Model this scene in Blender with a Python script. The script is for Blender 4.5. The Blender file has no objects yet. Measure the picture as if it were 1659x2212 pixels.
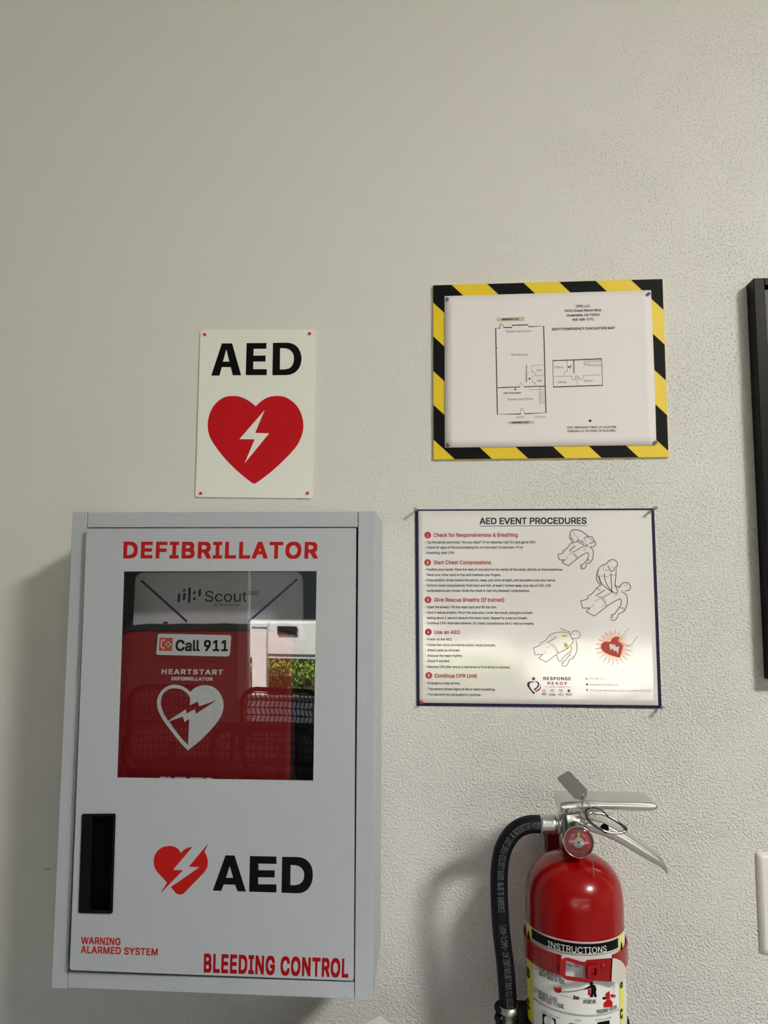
import bpy, bmesh, math, random, os
from mathutils import Vector, Matrix
from mathutils.geometry import tessellate_polygon, delaunay_2d_cdt
random.seed(4)
SC = bpy.context.scene
COL = SC.collection

# ------------------------------------------------------------------ camera
FPX, CX, CY = 1661.0, 829.5, 1106.0
CAM = Vector((0.0, -1.029, 1.45))
yaw, pitch, roll = 0.06590991, 0.10126743, 0.00402979
fwd = Vector((-math.sin(yaw)*math.cos(pitch), math.cos(yaw)*math.cos(pitch), math.sin(pitch)))
r0 = Vector((math.cos(yaw), math.sin(yaw), 0)); u0 = r0.cross(fwd)
RT = math.cos(roll)*r0 + math.sin(roll)*u0
UP = -math.sin(roll)*r0 + math.cos(roll)*u0
cd = bpy.data.cameras.new('camera'); cam = bpy.data.objects.new('camera', cd); COL.objects.link(cam)
m = Matrix((RT, UP, -fwd)).transposed().to_4x4(); m.translation = CAM
cam.matrix_world = m
cd.sensor_fit = 'VERTICAL'; cd.sensor_height = 32.0; cd.lens = FPX/2212*32.0
cd.clip_start = 0.02; cd.clip_end = 200
SC.camera = cam

# ------------------------------------------------------------------ world, sun, exposure
SC.view_settings.view_transform = 'Standard'; SC.view_settings.look = 'None'
SC.view_settings.gamma = 1.0; SC.view_settings.use_curve_mapping = False
SC.view_settings.exposure = 0.0
W = bpy.data.worlds.new('sky'); SC.world = W; W.use_nodes = True
bg = W.node_tree.nodes['Background']; bg.inputs[0].default_value = (0.62, 0.78, 1.0, 1); bg.inputs[1].default_value = 4.0
sl = bpy.data.lights.new('sun', 'SUN'); sl.energy = 62.0; sl.angle = 0.01; sl.color = (1, 0.93, 0.82)
so = bpy.data.objects.new('sun', sl); COL.objects.link(so)
so.rotation_euler = Vector((0.30, -0.45, -0.84)).to_track_quat('-Z', 'Y').to_euler()
LAMP_W = 94.0
LAMP_COL = (1.0, 0.985, 0.91)
ROOM_X0, ROOM_X1, ROOM_Y0, ROOM_H = -2.6, 3.6, -4.8, 2.75

# ------------------------------------------------------------------ materials
def mat(name, color, rough=0.5, metal=0.0, bump=None, spec=0.5, coat=0.0, emit=None, var=None, coatr=0.05):
    M = bpy.data.materials.new(name); M.use_nodes = True
    nt = M.node_tree; b = nt.nodes['Principled BSDF']
    b.inputs['Base Color'].default_value = (*color, 1); b.inputs['Roughness'].default_value = rough
    b.inputs['Metallic'].default_value = metal; b.inputs['Specular IOR Level'].default_value = spec
    b.inputs['Coat IOR'].default_value = 1.85 if coat >= 1 else 1.5; b.inputs['Coat Weight'].default_value = coat; b.inputs['Coat Roughness'].default_value = coatr
    if emit: b.inputs['Emission Color'].default_value = (*emit[:3], 1); b.inputs['Emission Strength'].default_value = emit[3]
    tc = nt.nodes.new('ShaderNodeTexCoord')
    if var:   # subtle colour variation (scale, amount)
        n = nt.nodes.new('ShaderNodeTexNoise'); n.inputs['Scale'].default_value = var[0]; n.inputs['Detail'].default_value = 3
        nt.links.new(tc.outputs['Object'], n.inputs['Vector'])
        mx = nt.nodes.new('ShaderNodeMixRGB'); mx.inputs[1].default_value = (*[c*(1-var[1]) for c in color], 1)
        mx.inputs[2].default_value = (*[min(1, c*(1+var[1])) for c in color], 1)
        nt.links.new(n.outputs['Fac'], mx.inputs[0]); nt.links.new(mx.outputs[0], b.inputs['Base Color'])
    if bump:  # (scale, strength, distance[, detail])
        n = nt.nodes.new('ShaderNodeTexNoise'); n.inputs['Scale'].default_value = bump[0]
        n.inputs['Detail'].default_value = bump[3] if len(bump) > 3 else 2
        nt.links.new(tc.outputs['Object'], n.inputs['Vector'])
        bp = nt.nodes.new('ShaderNodeBump'); bp.inputs['Strength'].default_value = bump[1]; bp.inputs['Distance'].default_value = bump[2]
        nt.links.new(n.outputs['Fac'], bp.inputs['Height']); nt.links.new(bp.outputs[0], b.inputs['Normal'])
        if coat: nt.links.new(bp.outputs[0], b.inputs['Coat Normal'])
    return M

def srgb(r, g, b):
    f = lambda c: (c/255/12.92) if c/255 <= 0.04045 else ((c/255+0.055)/1.055)**2.4
    return (f(r), f(g), f(b))

def wall_material():
    M = bpy.data.materials.new('textured_wall_paint'); M.use_nodes = True
    nt = M.node_tree; N = nt.nodes; L = nt.links; b = N['Principled BSDF']
    b.inputs['Base Color'].default_value = (0.72, 0.705, 0.67, 1); b.inputs['Roughness'].default_value = 0.55
    tc = N.new('ShaderNodeTexCoord')
    # sprayed orange-peel blobs: raised worms and flecks of two sizes
    n1 = N.new('ShaderNodeTexNoise'); n1.inputs['Scale'].default_value = 350; n1.inputs['Detail'].default_value = 1.5; n1.inputs['Distortion'].default_value = 0.15
    n2 = N.new('ShaderNodeTexNoise'); n2.inputs['Scale'].default_value = 760; n2.inputs['Detail'].default_value = 1.5
    n3 = N.new('ShaderNodeTexNoise'); n3.inputs['Scale'].default_value = 9; n3.inputs['Detail'].default_value = 2
    for n in (n1, n2, n3): L.new(tc.outputs['Object'], n.inputs['Vector'])
    r1 = N.new('ShaderNodeMapRange'); r1.interpolation_type = 'SMOOTHSTEP'
    r1.inputs['From Min'].default_value = 0.40; r1.inputs['From Max'].default_value = 0.72
    ma = N.new('ShaderNodeMath'); ma.operation = 'MULTIPLY_ADD'; ma.inputs[1].default_value = 0.35
    L.new(n2.outputs['Fac'], ma.inputs[0]); L.new(r1.outputs['Result'], ma.inputs[2])
    # the spray is heavier low and to the right, thin towards the left corner
    sx = N.new('ShaderNodeSeparateXYZ'); L.new(tc.outputs['Object'], sx.inputs[0])
    hi = N.new('ShaderNodeMapRange')   # higher up only sparse flecks of the spray stuck
    hi.inputs['From Min'].default_value = 1.25; hi.inputs['From Max'].default_value = 1.85; hi.inputs['To Max'].default_value = 0.10
    L.new(sx.outputs['Z'], hi.inputs['Value'])
    sb = N.new('ShaderNodeMath'); sb.operation = 'SUBTRACT'; L.new(n1.outputs['Fac'], sb.inputs[0]); L.new(hi.outputs[0], sb.inputs[1]); L.new(sb.outputs[0], r1.inputs['Value'])
    dg = N.new('ShaderNodeMath'); dg.operation = 'MULTIPLY_ADD'; dg.inputs[1].default_value = -0.35
    L.new(sx.outputs['Z'], dg.inputs[0]); L.new(sx.outputs['X'], dg.inputs[2])
    g = N.new('ShaderNodeMapRange'); g.interpolation_type = 'SMOOTHSTEP'
    g.inputs['From Min'].default_value = -0.98; g.inputs['From Max'].default_value = -0.20
    g.inputs['To Min'].default_value = 0.06; g.inputs['To Max'].default_value = 1.0
    L.new(dg.outputs[0], g.inputs['Value'])
    pt = N.new('ShaderNodeMapRange'); pt.inputs['From Min'].default_value = 0.35; pt.inputs['From Max'].default_value = 0.65
    pt.inputs['To Min'].default_value = 0.65; pt.inputs['To Max'].default_value = 1.1
    L.new(n3.outputs['Fac'], pt.inputs['Value'])
    mu = N.new('ShaderNodeMath'); mu.operation = 'MULTIPLY'; L.new(g.outputs[0], mu.inputs[0]); L.new(pt.outputs[0], mu.inputs[1])
    hh = N.new('ShaderNodeMath'); hh.operation = 'MULTIPLY'; L.new(ma.outputs[0], hh.inputs[0]); L.new(mu.outputs[0], hh.inputs[1])
    bp = N.new('ShaderNodeBump'); bp.inputs['Strength'].default_value = 0.95; bp.inputs['Distance'].default_value = 0.0011
    L.new(hh.outputs[0], bp.inputs['Height']); L.new(bp.outputs[0], b.inputs['Normal'])
    return M

def pane_material(name, tint, refl, wave=None):
    M = bpy.data.materials.new(name); M.use_nodes = True
    nt = M.node_tree; N = nt.nodes; L = nt.links; N.remove(N['Principled BSDF'])
    t = N.new('ShaderNodeBsdfTransparent'); t.inputs[0].default_value = (*tint, 1)
    g = N.new('ShaderNodeBsdfGlossy'); g.inputs['Roughness'].default_value = 0.0; g.inputs[0].default_value = (1, 1, 1, 1)
    fr = N.new('ShaderNodeFresnel'); fr.inputs['IOR'].default_value = 1.5
    mu = N.new('ShaderNodeMath'); mu.operation = 'MULTIPLY'; mu.inputs[1].default_value = refl; mu.use_clamp = True
    mx = N.new('ShaderNodeMixShader')
    L.new(fr.outputs[0], mu.inputs[0]); L.new(mu.outputs[0], mx.inputs[0]); L.new(t.outputs[0], mx.inputs[1]); L.new(g.outputs[0], mx.inputs[2])
    if wave:
        tc = N.new('ShaderNodeTexCoord'); n = N.new('ShaderNodeTexNoise'); n.inputs['Scale'].default_value = wave[0]; n.inputs['Detail'].default_value = 0
        bp = N.new('ShaderNodeBump'); bp.inputs['Strength'].default_value = 1; bp.inputs['Distance'].default_value = wave[1]
        L.new(tc.outputs['Object'], n.inputs['Vector']); L.new(n.outputs['Fac'], bp.inputs['Height']); L.new(bp.outputs[0], g.inputs['Normal'])
    L.new(mx.outputs[0], N['Material Output'].inputs['Surface'])
    return M

M_wall = wall_material()
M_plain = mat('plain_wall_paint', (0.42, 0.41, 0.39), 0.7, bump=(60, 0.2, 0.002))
M_ceil = mat('ceiling_paint', (0.60, 0.59, 0.56), 0.8, bump=(80, 0.2, 0.002))
M_floor = mat('floor_vinyl', (0.24, 0.225, 0.21), 0.45, var=(4, 0.15))
M_white = mat('white_trim_paint', (0.80, 0.80, 0.80), 0.4, bump=(90, 0.05, 0.001))
M_cab = mat('grey_white_powder_coat', srgb(180, 184, 191), 0.33, bump=(560, 0.7, 0.0004, 1.5), spec=0.55)
M_cabin = mat('cabinet_lining', (0.10, 0.105, 0.11), 0.6, bump=(500, 0.3, 0.0004))
M_black = mat('black_plastic', (0.004, 0.004, 0.005), 0.45, spec=0.18, bump=(900, 0.4, 0.0003))
M_dark = mat('flat_black_plastic', (0.001, 0.001, 0.0012), 0.6, spec=0.1, bump=(900, 0.2, 0.0002))
M_red = mat('red_print', srgb(182, 26, 22), 0.45, spec=0.15, var=(40, 0.02))
M_dred = mat('dark_red_print', srgb(158, 10, 16), 0.45, spec=0.15, var=(40, 0.02))
M_signred = mat('sign_red', srgb(196, 22, 32), 0.38, spec=0.15, var=(40, 0.02))
M_ink = mat('black_print', (0.003, 0.003, 0.0035), 0.4, spec=0.15, var=(40, 0.02))
M_grayink = mat('grey_print', (0.11, 0.105, 0.105), 0.55, spec=0.15, var=(40, 0.05))
M_fine = mat('fine_black_print', (0.008, 0.008, 0.009), 0.5, spec=0.15, var=(40, 0.05))
M_sign = mat('white_plastic_sign', srgb(238, 238, 228), 0.35, bump=(300, 0.06, 0.0003))
M_paper = mat('white_paper', srgb(236, 230, 230), 0.7, bump=(120, 0.15, 0.0005))
M_tape = mat('beige_tape', srgb(205, 198, 168), 0.5, bump=(200, 0.1, 0.0003))
M_lam = mat('laminated_sheet', srgb(232, 226, 224), 0.5, bump=(14, 0.35, 0.0016, 1.5), coat=1.0, coatr=0.10)
M_navy = mat('navy_border', srgb(24, 20, 60), 0.4, var=(40, 0.02), spec=0.25)
M_brick = mat('brick_red_print', srgb(178, 42, 42), 0.5, var=(40, 0.02))
M_yellow = mat('hazard_yellow', srgb(238, 205, 20), 0.42, bump=(180, 0.1, 0.0004), var=(30, 0.05))
M_hblack = mat('hazard_black', (0.004, 0.004, 0.005), 0.5, spec=0.12, bump=(180, 0.1, 0.0004))
M_steel = mat('polished_steel', (0.50, 0.50, 0.48), 0.17, metal=1.0, var=(60, 0.06))
M_alu = mat('brushed_aluminium', (0.60, 0.59, 0.56), 0.34, metal=1.0, bump=(400, 0.12, 0.0004))
M_nickel = mat('satin_nickel_lever', (0.68, 0.67, 0.63), 0.24, metal=1.0, var=(60, 0.05))
M_tag = mat('grey_metal_tag', (0.13, 0.13, 0.12), 0.45, metal=0.8, bump=(60, 0.2, 0.0006))
M_wire = mat('steel_wire', (0.45, 0.44, 0.42), 0.35, metal=1.0, var=(90, 0.1))
M_extred = mat('extinguisher_red_enamel', srgb(146, 0, 2), 0.22, coat=0.25, spec=0.3, var=(12, 0.03), coatr=0.06)
M_strap = mat('red_painted_strap', srgb(150, 6, 16), 0.28, spec=0.35, var=(30, 0.05), coat=0.2)
M_dkstrap = mat('dark_red_bracket', srgb(95, 10, 18), 0.4, var=(30, 0.05))
M_rubber = mat('black_rubber_hose', (0.004, 0.006, 0.009), 0.55, spec=0.22, bump=(700, 0.4, 0.0003), var=(80, 0.2))
M_hosetxt = mat('grey_hose_print', (0.10, 0.11, 0.115), 0.6, var=(300, 0.4))
M_label = mat('white_label_film', srgb(232, 232, 230), 0.3, var=(20, 0.02), coat=0.3)
M_lyel = mat('yellow_label_stripe', srgb(236, 230, 60), 0.3, var=(20, 0.02), coat=0.3)
M_clasp = mat('off_white_plastic_clasp', srgb(214, 208, 196), 0.4, bump=(200, 0.05, 0.0003))
M_pinred = mat('red_pin_plastic', srgb(205, 20, 28), 0.3, var=(90, 0.03))
M_pinst = mat('steel_pin', (0.35, 0.33, 0.30), 0.25, metal=1.0, var=(90, 0.1))
M_plate = mat('grey_monitor_panel', srgb(238, 236, 240), 0.45, var=(8, 0.05))
M_purple = mat('purple_print', srgb(58, 30, 100), 0.4, var=(40, 0.05))
M_case = mat('red_case_fabric', srgb(142, 2, 7), 0.6, bump=(800, 0.4, 0.0004))
M_cased = mat('black_case_piping', (0.008, 0.009, 0.012), 0.7, bump=(800, 0.5, 0.0006))
M_orange = mat('orange_red_icon', srgb(222, 78, 50), 0.4, var=(40, 0.02))
M_cwhite = mat('white_case_print', srgb(225, 228, 226), 0.45, var=(40, 0.02))
M_frame = mat('black_picture_frame', (0.003, 0.003, 0.003), 0.4, spec=0.12, var=(20, 0.1))
M_switch = mat('white_switch_plate', srgb(235, 230, 224), 0.3, var=(20, 0.01))
M_box = mat('white_carton', srgb(236, 230, 232), 0.5, bump=(60, 0.05, 0.0005))
M_wpane = pane_material('acrylic_pane', (0.76, 0.77, 0.79), 2.0, wave=(4.0, 0.0009))
M_glass = pane_material('window_glass', (0.97, 0.98, 0.97), 2.0)
M_gauge = pane_material('gauge_lens', (0.97, 0.97, 0.97), .8)

# ------------------------------------------------------------------ projection helpers (photo measurement -> true point on a real surface)
def ray(px, py):
    return (RT*(px-CX) - UP*(py-CY) + fwd*FPX).normalized()
class Plane:
    def __init__(s, p, n): s.p = Vector(p); s.n = Vector(n).normalized()
    def __call__(s, px, py, off=0.0):
        p = s.p + s.n*off; d = ray(px, py)
        return CAM + d*((p-CAM).dot(s.n)/d.dot(s.n))
def YP(y): return Plane((0, y, 0), (0, -1, 0))
def P(px, py, y): return YP(y)(px, py)
class Cyl:      # vertical cylinder
    def __init__(s, x, y, r): s.x, s.y, s.r = x, y, r
    def __call__(s, px, py, off=0.0):
        d = ray(px, py); r = s.r+off
        ox, oy = CAM.x-s.x, CAM.y-s.y
        a = d.x**2+d.y**2; b = 2*(ox*d.x+oy*d.y); c = ox*ox+oy*oy-r*r
        q = b*b-4*a*c
        t = (-b-math.sqrt(max(q, 0)))/(2*a)
        return CAM + d*t
# image directions of world Z and X, to lean lettering like the wall it is on
def proj(p):
    v = Vector(p)-CAM; z = v.dot(fwd); return (CX+FPX*v.dot(RT)/z, CY-FPX*v.dot(UP)/z)
def dirs(px, py):
    p = P(px, py, -0.05); a = proj(p+Vector((0, 0, 0.01))); b = proj(p+Vector((0.01, 0, 0)))
    u = Vector((a[0]-px, a[1]-py)).normalized(); x = Vector((b[0]-px, b[1]-py)).normalized()
    return x, u

# ------------------------------------------------------------------ object helpers
def root(name, label, cat, loc, group=None):
    o = bpy.data.objects.new(name, None); COL.objects.link(o); o.location = loc
    o.empty_display_size = 0.02; o['label'] = label; o['category'] = cat
    if group: o['group'] = group
    return o
def tag(o, label, cat, group=None):
    o['label'] = label; o['category'] = cat
    if group: o['group'] = group
    return o
def top_of(o):
    while o.parent: o = o.parent
    return o
class MB:
    def __init__(s): s.v = []; s.f = []; s.sm = []
    def add(s, vs, fs, smooth=False):
        b = len(s.v); s.v += [Vector(v) for v in vs]
        for f in fs: s.f.append([i+b for i in f]); s.sm.append(smooth)
        return s
    def box(s, a, b, rot=None, piv=None):
        x0, y0, z0 = a; x1, y1, z1 = b
        vs = [Vector(p) for p in ((x0,y0,z0),(x1,y0,z0),(x1,y1,z0),(x0,y1,z0),(x0,y0,z1),(x1,y0,z1),(x1,y1,z1),(x0,y1,z1))]
        if rot is not None:
            pv = Vector(piv or ((x0+x1)/2, (y0+y1)/2, (z0+z1)/2)); vs = [pv+rot@(v-pv) for v in vs]
        return s.add(vs, [(0,3,2,1),(4,5,6,7),(0,1,5,4),(1,2,6,5),(2,3,7,6),(3,0,4,7)])
    def prism(s, front, back, holes_f=(), holes_b=()):
        """closed slab between a front outline and a back outline (lists of 3D points), with optional holes"""
        F = [list(front)]+[list(h) for h in holes_f]; B = [list(back)]+[list(h) for h in holes_b]
        tris = tessellate_polygon([[Vector(p) for p in l] for l in F])
        fl = [p for l in F for p in l]; bl = [p for l in B for p in l]; n = len(fl)
        s.add(fl+bl, [tuple(t) for t in tris]+[tuple(i+n for i in reversed(t)) for t in tris])
        k = 0
        for l in F:
            m = len(l); base = len(s.v)-2*n
            for i in range(m):
                j = (i+1) % m; s.f.append([base+k+i, base+k+j, base+n+k+j, base+n+k+i]); s.sm.append(False)
            k += m
        return s
    def tube(s, pts, rad, n=10, caps=True, smooth=True):
        pts = [Vector(p) for p in pts]; rs = rad if isinstance(rad, (list, tuple)) else [rad]*len(pts)
        rings = []; t0 = (pts[1]-pts[0]).normalized()
        a = t0.orthogonal().normalized()
        for i, p in enumerate(pts):
            t = (pts[min(i+1, len(pts)-1)]-pts[max(i-1, 0)]).normalized()
            a = (a-t*a.dot(t)).normalized(); b = t.cross(a)
            rings.append([p+(a*math.cos(2*math.pi*k/n)+b*math.sin(2*math.pi*k/n))*rs[i] for k in range(n)])
        return s.loft(rings, caps, smooth)
    def loft(s, rings, caps=True, smooth=True, closed=False):
        n = len(rings[0]); vs = [p for r in rings for p in r]; fs = []
        m = len(rings)
        for i in range(m if closed else m-1):
            for k in range(n):
                i2 = (i+1) % m
                fs.append((i*n+k, i*n+(k+1) % n, i2*n+(k+1) % n, i2*n+k))
        s.add(vs, fs, smooth)
        if caps and not closed:
            b = len(s.v)-len(vs)
            s.f.append([b+k for k in reversed(range(n))]); s.sm.append(False)
            s.f.append([b+(m-1)*n+k for k in range(n)]); s.sm.append(False)
        return s
    def lathe(s, c, axis, prof, n=32, smooth=True, caps=True):
        """prof: list of (distance along axis, radius)"""
        c = Vector(c); ax = Vector(axis).normalized(); a = ax.orthogonal().normalized(); b = ax.cross(a)
        rings = [[c+ax*h+(a*math.cos(2*math.pi*k/n)+b*math.sin(2*math.pi*k/n))*max(r, 1e-5) for k in range(n)] for h, r in prof]
        return s.loft(rings, caps, smooth)
    def build(s, name, material, parent=None, kind=None, label=None, bevel=None, fixn=True):
        org = top_of(parent).location if parent else Vector((0, 0, 0))
        me = bpy.data.meshes.new(name); me.from_pydata([v-org for v in s.v], [], s.f)
        me.polygons.foreach_set('use_smooth', s.sm)
        if fixn:
            bm = bmesh.new(); bm.from_mesh(me); bmesh.ops.recalc_face_normals(bm, faces=bm.faces); bm.to_mesh(me); bm.free()
        me.materials.append(material); me.update()
        o = bpy.data.objects.new(name, me); COL.objects.link(o)
        if parent: o.parent = parent
        if kind: o['kind'] = kind
        if label: o['label'] = label
        if bevel:
            md = o.modifiers.new('bevel', 'BEVEL'); md.width = bevel; md.segments = 3; md.limit_method = 'ANGLE'; md.angle_limit = 0.6
            md.harden_normals = False
        return o

def rrect(x0, y0, x1, y1, r, n=5):
    out = []
    for cx, cy, a0 in ((x1-r, y1-r, 0), (x0+r, y1-r, 90), (x0+r, y0+r, 180), (x1-r, y0+r, 270)):
        for k in range(n+1):
            a = math.radians(a0+90*k/n); out.append((cx+r*math.cos(a), cy+r*math.sin(a)))
    return out
def rpoly(pts, r, n=4):
    """round the corners of a 2D polygon"""
    out = []; m = len(pts)
    rr = r if isinstance(r, (list, tuple)) else [r]*m
    for i in range(m):
        p = Vector(pts[i]); a = Vector(pts[i-1])-p; b = Vector(pts[(i+1) % m])-p
        ri = min(rr[i], a.length*.45, b.length*.45)
        if ri <= 0: out.append((p.x, p.y)); continue
        A = p+a.normalized()*ri; B = p+b.normalized()*ri
        for k in range(n+1):
            t = k/n; q = A*(1-t)**2+p*2*t*(1-t)+B*t*t; out.append((q.x, q.y))
    return out
def spline(pts, closed=True, n=5):
    out = []; m = len(pts)
    g = lambda i: Vector(pts[i % m]) if closed else Vector(pts[max(0, min(m-1, i))])
    for i in range(m if closed else m-1):
        p0, p1, p2, p3 = g(i-1), g(i), g(i+1), g(i+2)
        for k in range(n):
            t = k/n; q = 0.5*((2*p1)+(p2-p0)*t+(2*p0-5*p1+4*p2-p3)*t*t+(3*p1-p0-3*p2+p3)*t**3); out.append((q.x, q.y))
    if not closed: out.append(tuple(pts[-1]))
    return out
def circ(cx, cy, r, n=24, ry=None): return [(cx+r*math.cos(2*math.pi*k/n), cy+(ry or r)*math.sin(2*math.pi*k/n)) for k in range(n)]
def crop(x0, y0, s):
    def f(*a):
        l = a[0] if len(a) == 1 else a
        return [(x0+p[0]/s, y0+p[1]/s) for p in l]
    return f

class Print:
    """flat print lying on a surface: filled outlines, pen strokes and lettering"""
    def __init__(s, surf, off=0.00015, sep=False): s.s = surf; s.off = off; s.m = MB(); s.done = []; s.sep = sep
    def new(s):    # start the next separate piece of print
        if s.m.v: s.done.append(s.m); s.m = MB()
        return s
    def poly(s, *loops):
        if s.sep: s.new()
        tris = tessellate_polygon([[Vector((p[0], p[1], 0)) for p in l] for l in loops])
        s.m.add([s.s(p[0], p[1], s.off) for l in loops for p in l], [tuple(t) for t in tris]); return s
    def stroke(s, pts, w, closed=False):
        pts = [Vector(p) for p in pts]
        if closed: pts = pts+[pts[0]]
        L = []; R_ = []
        for i, p in enumerate(pts):
            a = pts[max(i-1, 0)]; b = pts[min(i+1, len(pts)-1)]
            if closed and i in (0, len(pts)-1): a, b = pts[-2], pts[1]
            t = (b-a)
            if t.length < 1e-6: t = Vector((1, 0))
            t.normalize(); n = Vector((-t.y, t.x))
            L.append(p+n*w/2); R_.append(p-n*w/2)
        k = len(pts)
        s.m.add([s.s(p.x, p.y, s.off) for p in L+R_], [(i, i+1, k+i+1, k+i) for i in range(k-1)]); return s
    def text(s, body, xl, yb, xr, cap, bold=0.0, font=None, res=2, xd=None, ud=None, slant=0.0, space=1.0):
        if s.sep: s.new()
        vs, fs, (x0, x1, H) = glyphs(body, bold, res, space)
        dx, du = dirs(xl, yb)
        if xd is not None: dx = Vector(xd).normalized()
        if ud is not None: du = Vector(ud).normalized()
        W = xr-xl; W = W/abs(dx.x) if abs(dx.x) > .3 else W
        out = []
        for v in vs:
            q = Vector((xl, yb))+dx*((v[0]-x0+slant*v[1])/(x1-x0)*W)+du*(v[1]/H*cap)
            out.append(s.s(q.x, q.y, s.off+LAY*(v[2] if len(v) > 2 else 0)))
        s.m.add(out, fs); return s
    def build(s, name, material, parent, label=None, kind=None):
        s.new(); return [m.build(name, material, parent, label=label, kind=kind, fixn=False) for m in s.done][0]

FONT = None
try:
    fp = os.path.join(bpy.utils.system_resource('DATAFILES', path='fonts'), 'Inter.woff2')
    if os.path.exists(fp): FONT = bpy.data.fonts.load(fp)
except Exception: FONT = None
_gc = {}
LAY = .000014   # each strike of the letter print lies a hair above the last
def glyphs(body, bold, res, space=1.0):
    key = (body, bold, res, space)
    if key in _gc: return _gc[key]
    def mk(txt):
        c = bpy.data.curves.new('lettering', 'FONT')
        if FONT: c.font = FONT
        c.body = txt; c.space_character = space
        o = bpy.data.objects.new('lettering', c); COL.objects.link(o)
        dg = bpy.context.evaluated_depsgraph_get(); cu_ = o.evaluated_get(dg).to_curve(dg)
        loops = []
        for sp in cu_.splines:
            bp = sp.bezier_points; l = []
            for a in range(len(bp)):
                p0, p3 = bp[a], bp[(a+1) % len(bp)]; A, B, C_, D = p0.co, p0.handle_right, p3.handle_left, p3.co
                st = (B-A).cross(D-A).length+(C_-A).cross(D-A).length < 1e-5
                for k in range(1 if st else res+1):
                    t = k/(res+1); l.append(tuple((A*(1-t)**3+B*3*t*(1-t)**2+C_*3*t*t*(1-t)+D*t**3)[:2]))
            m_ = [p for q, p in enumerate(l) if abs(p[0]-l[q-1][0])+abs(p[1]-l[q-1][1]) > 1e-5]
            if len(m_) > 2: loops.append(m_)
        o.evaluated_get(dg).to_curve_clear(); bpy.data.objects.remove(o); bpy.data.curves.remove(c)
        # group the contours glyph by glyph, then fill each group by winding number (contours may cross)
        bb = [(min(p[0] for p in l), max(p[0] for p in l)) for l in loops]
        order = sorted(range(len(loops)), key=lambda q: bb[q][0]); groups = []; end = -1e9
        for q in order:
            if bb[q][0] > end-1e-4 or not groups: groups.append([])
            groups[-1].append(loops[q]); end = max(end, bb[q][1]) if len(groups[-1]) > 1 else bb[q][1]
        vs, fs = [], []
        for g in groups:
            pts = []; ed = []
            for l in g:
                n0 = len(pts); pts += [Vector(p) for p in l]; ed += [(n0+q, n0+(q+1) % len(l)) for q in range(len(l))]
            V_, _, F_, _, _, _ = delaunay_2d_cdt(pts, ed, [], 0, 1e-6)
            n0 = len(vs); vs += [(v.x, v.y, 0) for v in V_]
            for f in F_:
                cx = sum(V_[q].x for q in f)/3; cy = sum(V_[q].y for q in f)/3; wn = 0
                for l in g:
                    for q in range(len(l)):
                        (x1, y1), (x2, y2) = l[q-1], l[q]
                        if (y1 > cy) != (y2 > cy) and cx < (x2-x1)*(cy-y1)/(y2-y1)+x1: wn += 1 if y2 > y1 else -1
                if wn: fs.append(tuple(n0+q for q in f))
        return vs, fs
    vs, fs = mk(body)
    if bold > 0:   # heavier strokes: the outline struck again a hair to each side
        k = 4 if bold < .016 else 8; sq = [(1, 1), (-1, 1), (-1, -1), (1, -1), (1, 0), (0, 1), (-1, 0), (0, -1)]; v0, f0 = vs, fs; vs, fs = list(v0), list(f0)
        for j in range(k):
            dx, dy = sq[j][0]*bold, sq[j][1]*bold
            n0 = len(vs); vs += [(p[0]+dx, p[1]+dy, j+1+p[2]) for p in v0]; fs += [tuple(i+n0 for i in f) for f in f0]
    if 'H' not in _gc: _gc['H'] = max(v[1] for v in mk_h())
    H = _gc['H']+bold
    xs = [v[0] for v in vs]
    _gc[key] = (vs, fs, (min(xs), max(xs), H)); return _gc[key]
def mk_h():
    c = bpy.data.curves.new('lettering', 'FONT')
    if FONT: c.font = FONT
    c.body = 'H'; o = bpy.data.objects.new('lettering', c); COL.objects.link(o)
    dg = bpy.context.evaluated_depsgraph_get(); me = o.evaluated_get(dg).to_mesh(); vs = [(v.co.x, v.co.y) for v in me.vertices]
    bpy.data.objects.remove(o); bpy.data.curves.remove(c); return vs

# ================================================================== THE ROOM
def struct(name, a, b, material):
    return MB().box(a, b).build(name, material, kind='structure')
X0, X1, Y0, H = ROOM_X0, ROOM_X1, ROOM_Y0, ROOM_H
struct('wall_back', (X0, 0, 0), (X1, 0.12, H), M_wall)
wb_ = bpy.data.objects['wall_back']
Print(YP(0), .0001).stroke([(94, 1877), (99, 1877.6), (105, 1878), (110, 1876.8)], 1.1).build('scratch', M_rubber, wb_)
struct('wall_left', (X0-0.12, Y0-0.12, 0), (X0, 0.12, H), M_plain)
struct('wall_right', (X1, Y0-0.12, 0), (X1+0.12, 0.12, H), M_plain)
struct('floor', (X0-0.12, Y0-0.12, -0.1), (X1+0.12, 0.12, 0), M_floor)
struct('ceiling', (X0-0.12, Y0-0.12, H), (X1+0.12, 0.12, H+0.1), M_ceil)
WX0, WX1, WZ0, WZ1 = -1.19, 2.45, 0.63, 2.15
mb = MB()
mb.box((X0, Y0-0.12, 0), (WX0, Y0, H)); mb.box((WX1, Y0-0.12, 0), (X1, Y0, H))
mb.box((WX0, Y0-0.12, 0), (WX1, Y0, WZ0)); mb.box((WX0, Y0-0.12, WZ1), (WX1, Y0, H))
mb.build('wall_front', M_plain, kind='structure')
struct('baseboard_back', (X0, -0.012, 0), (X1, 0, 0.1), M_white)
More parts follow.
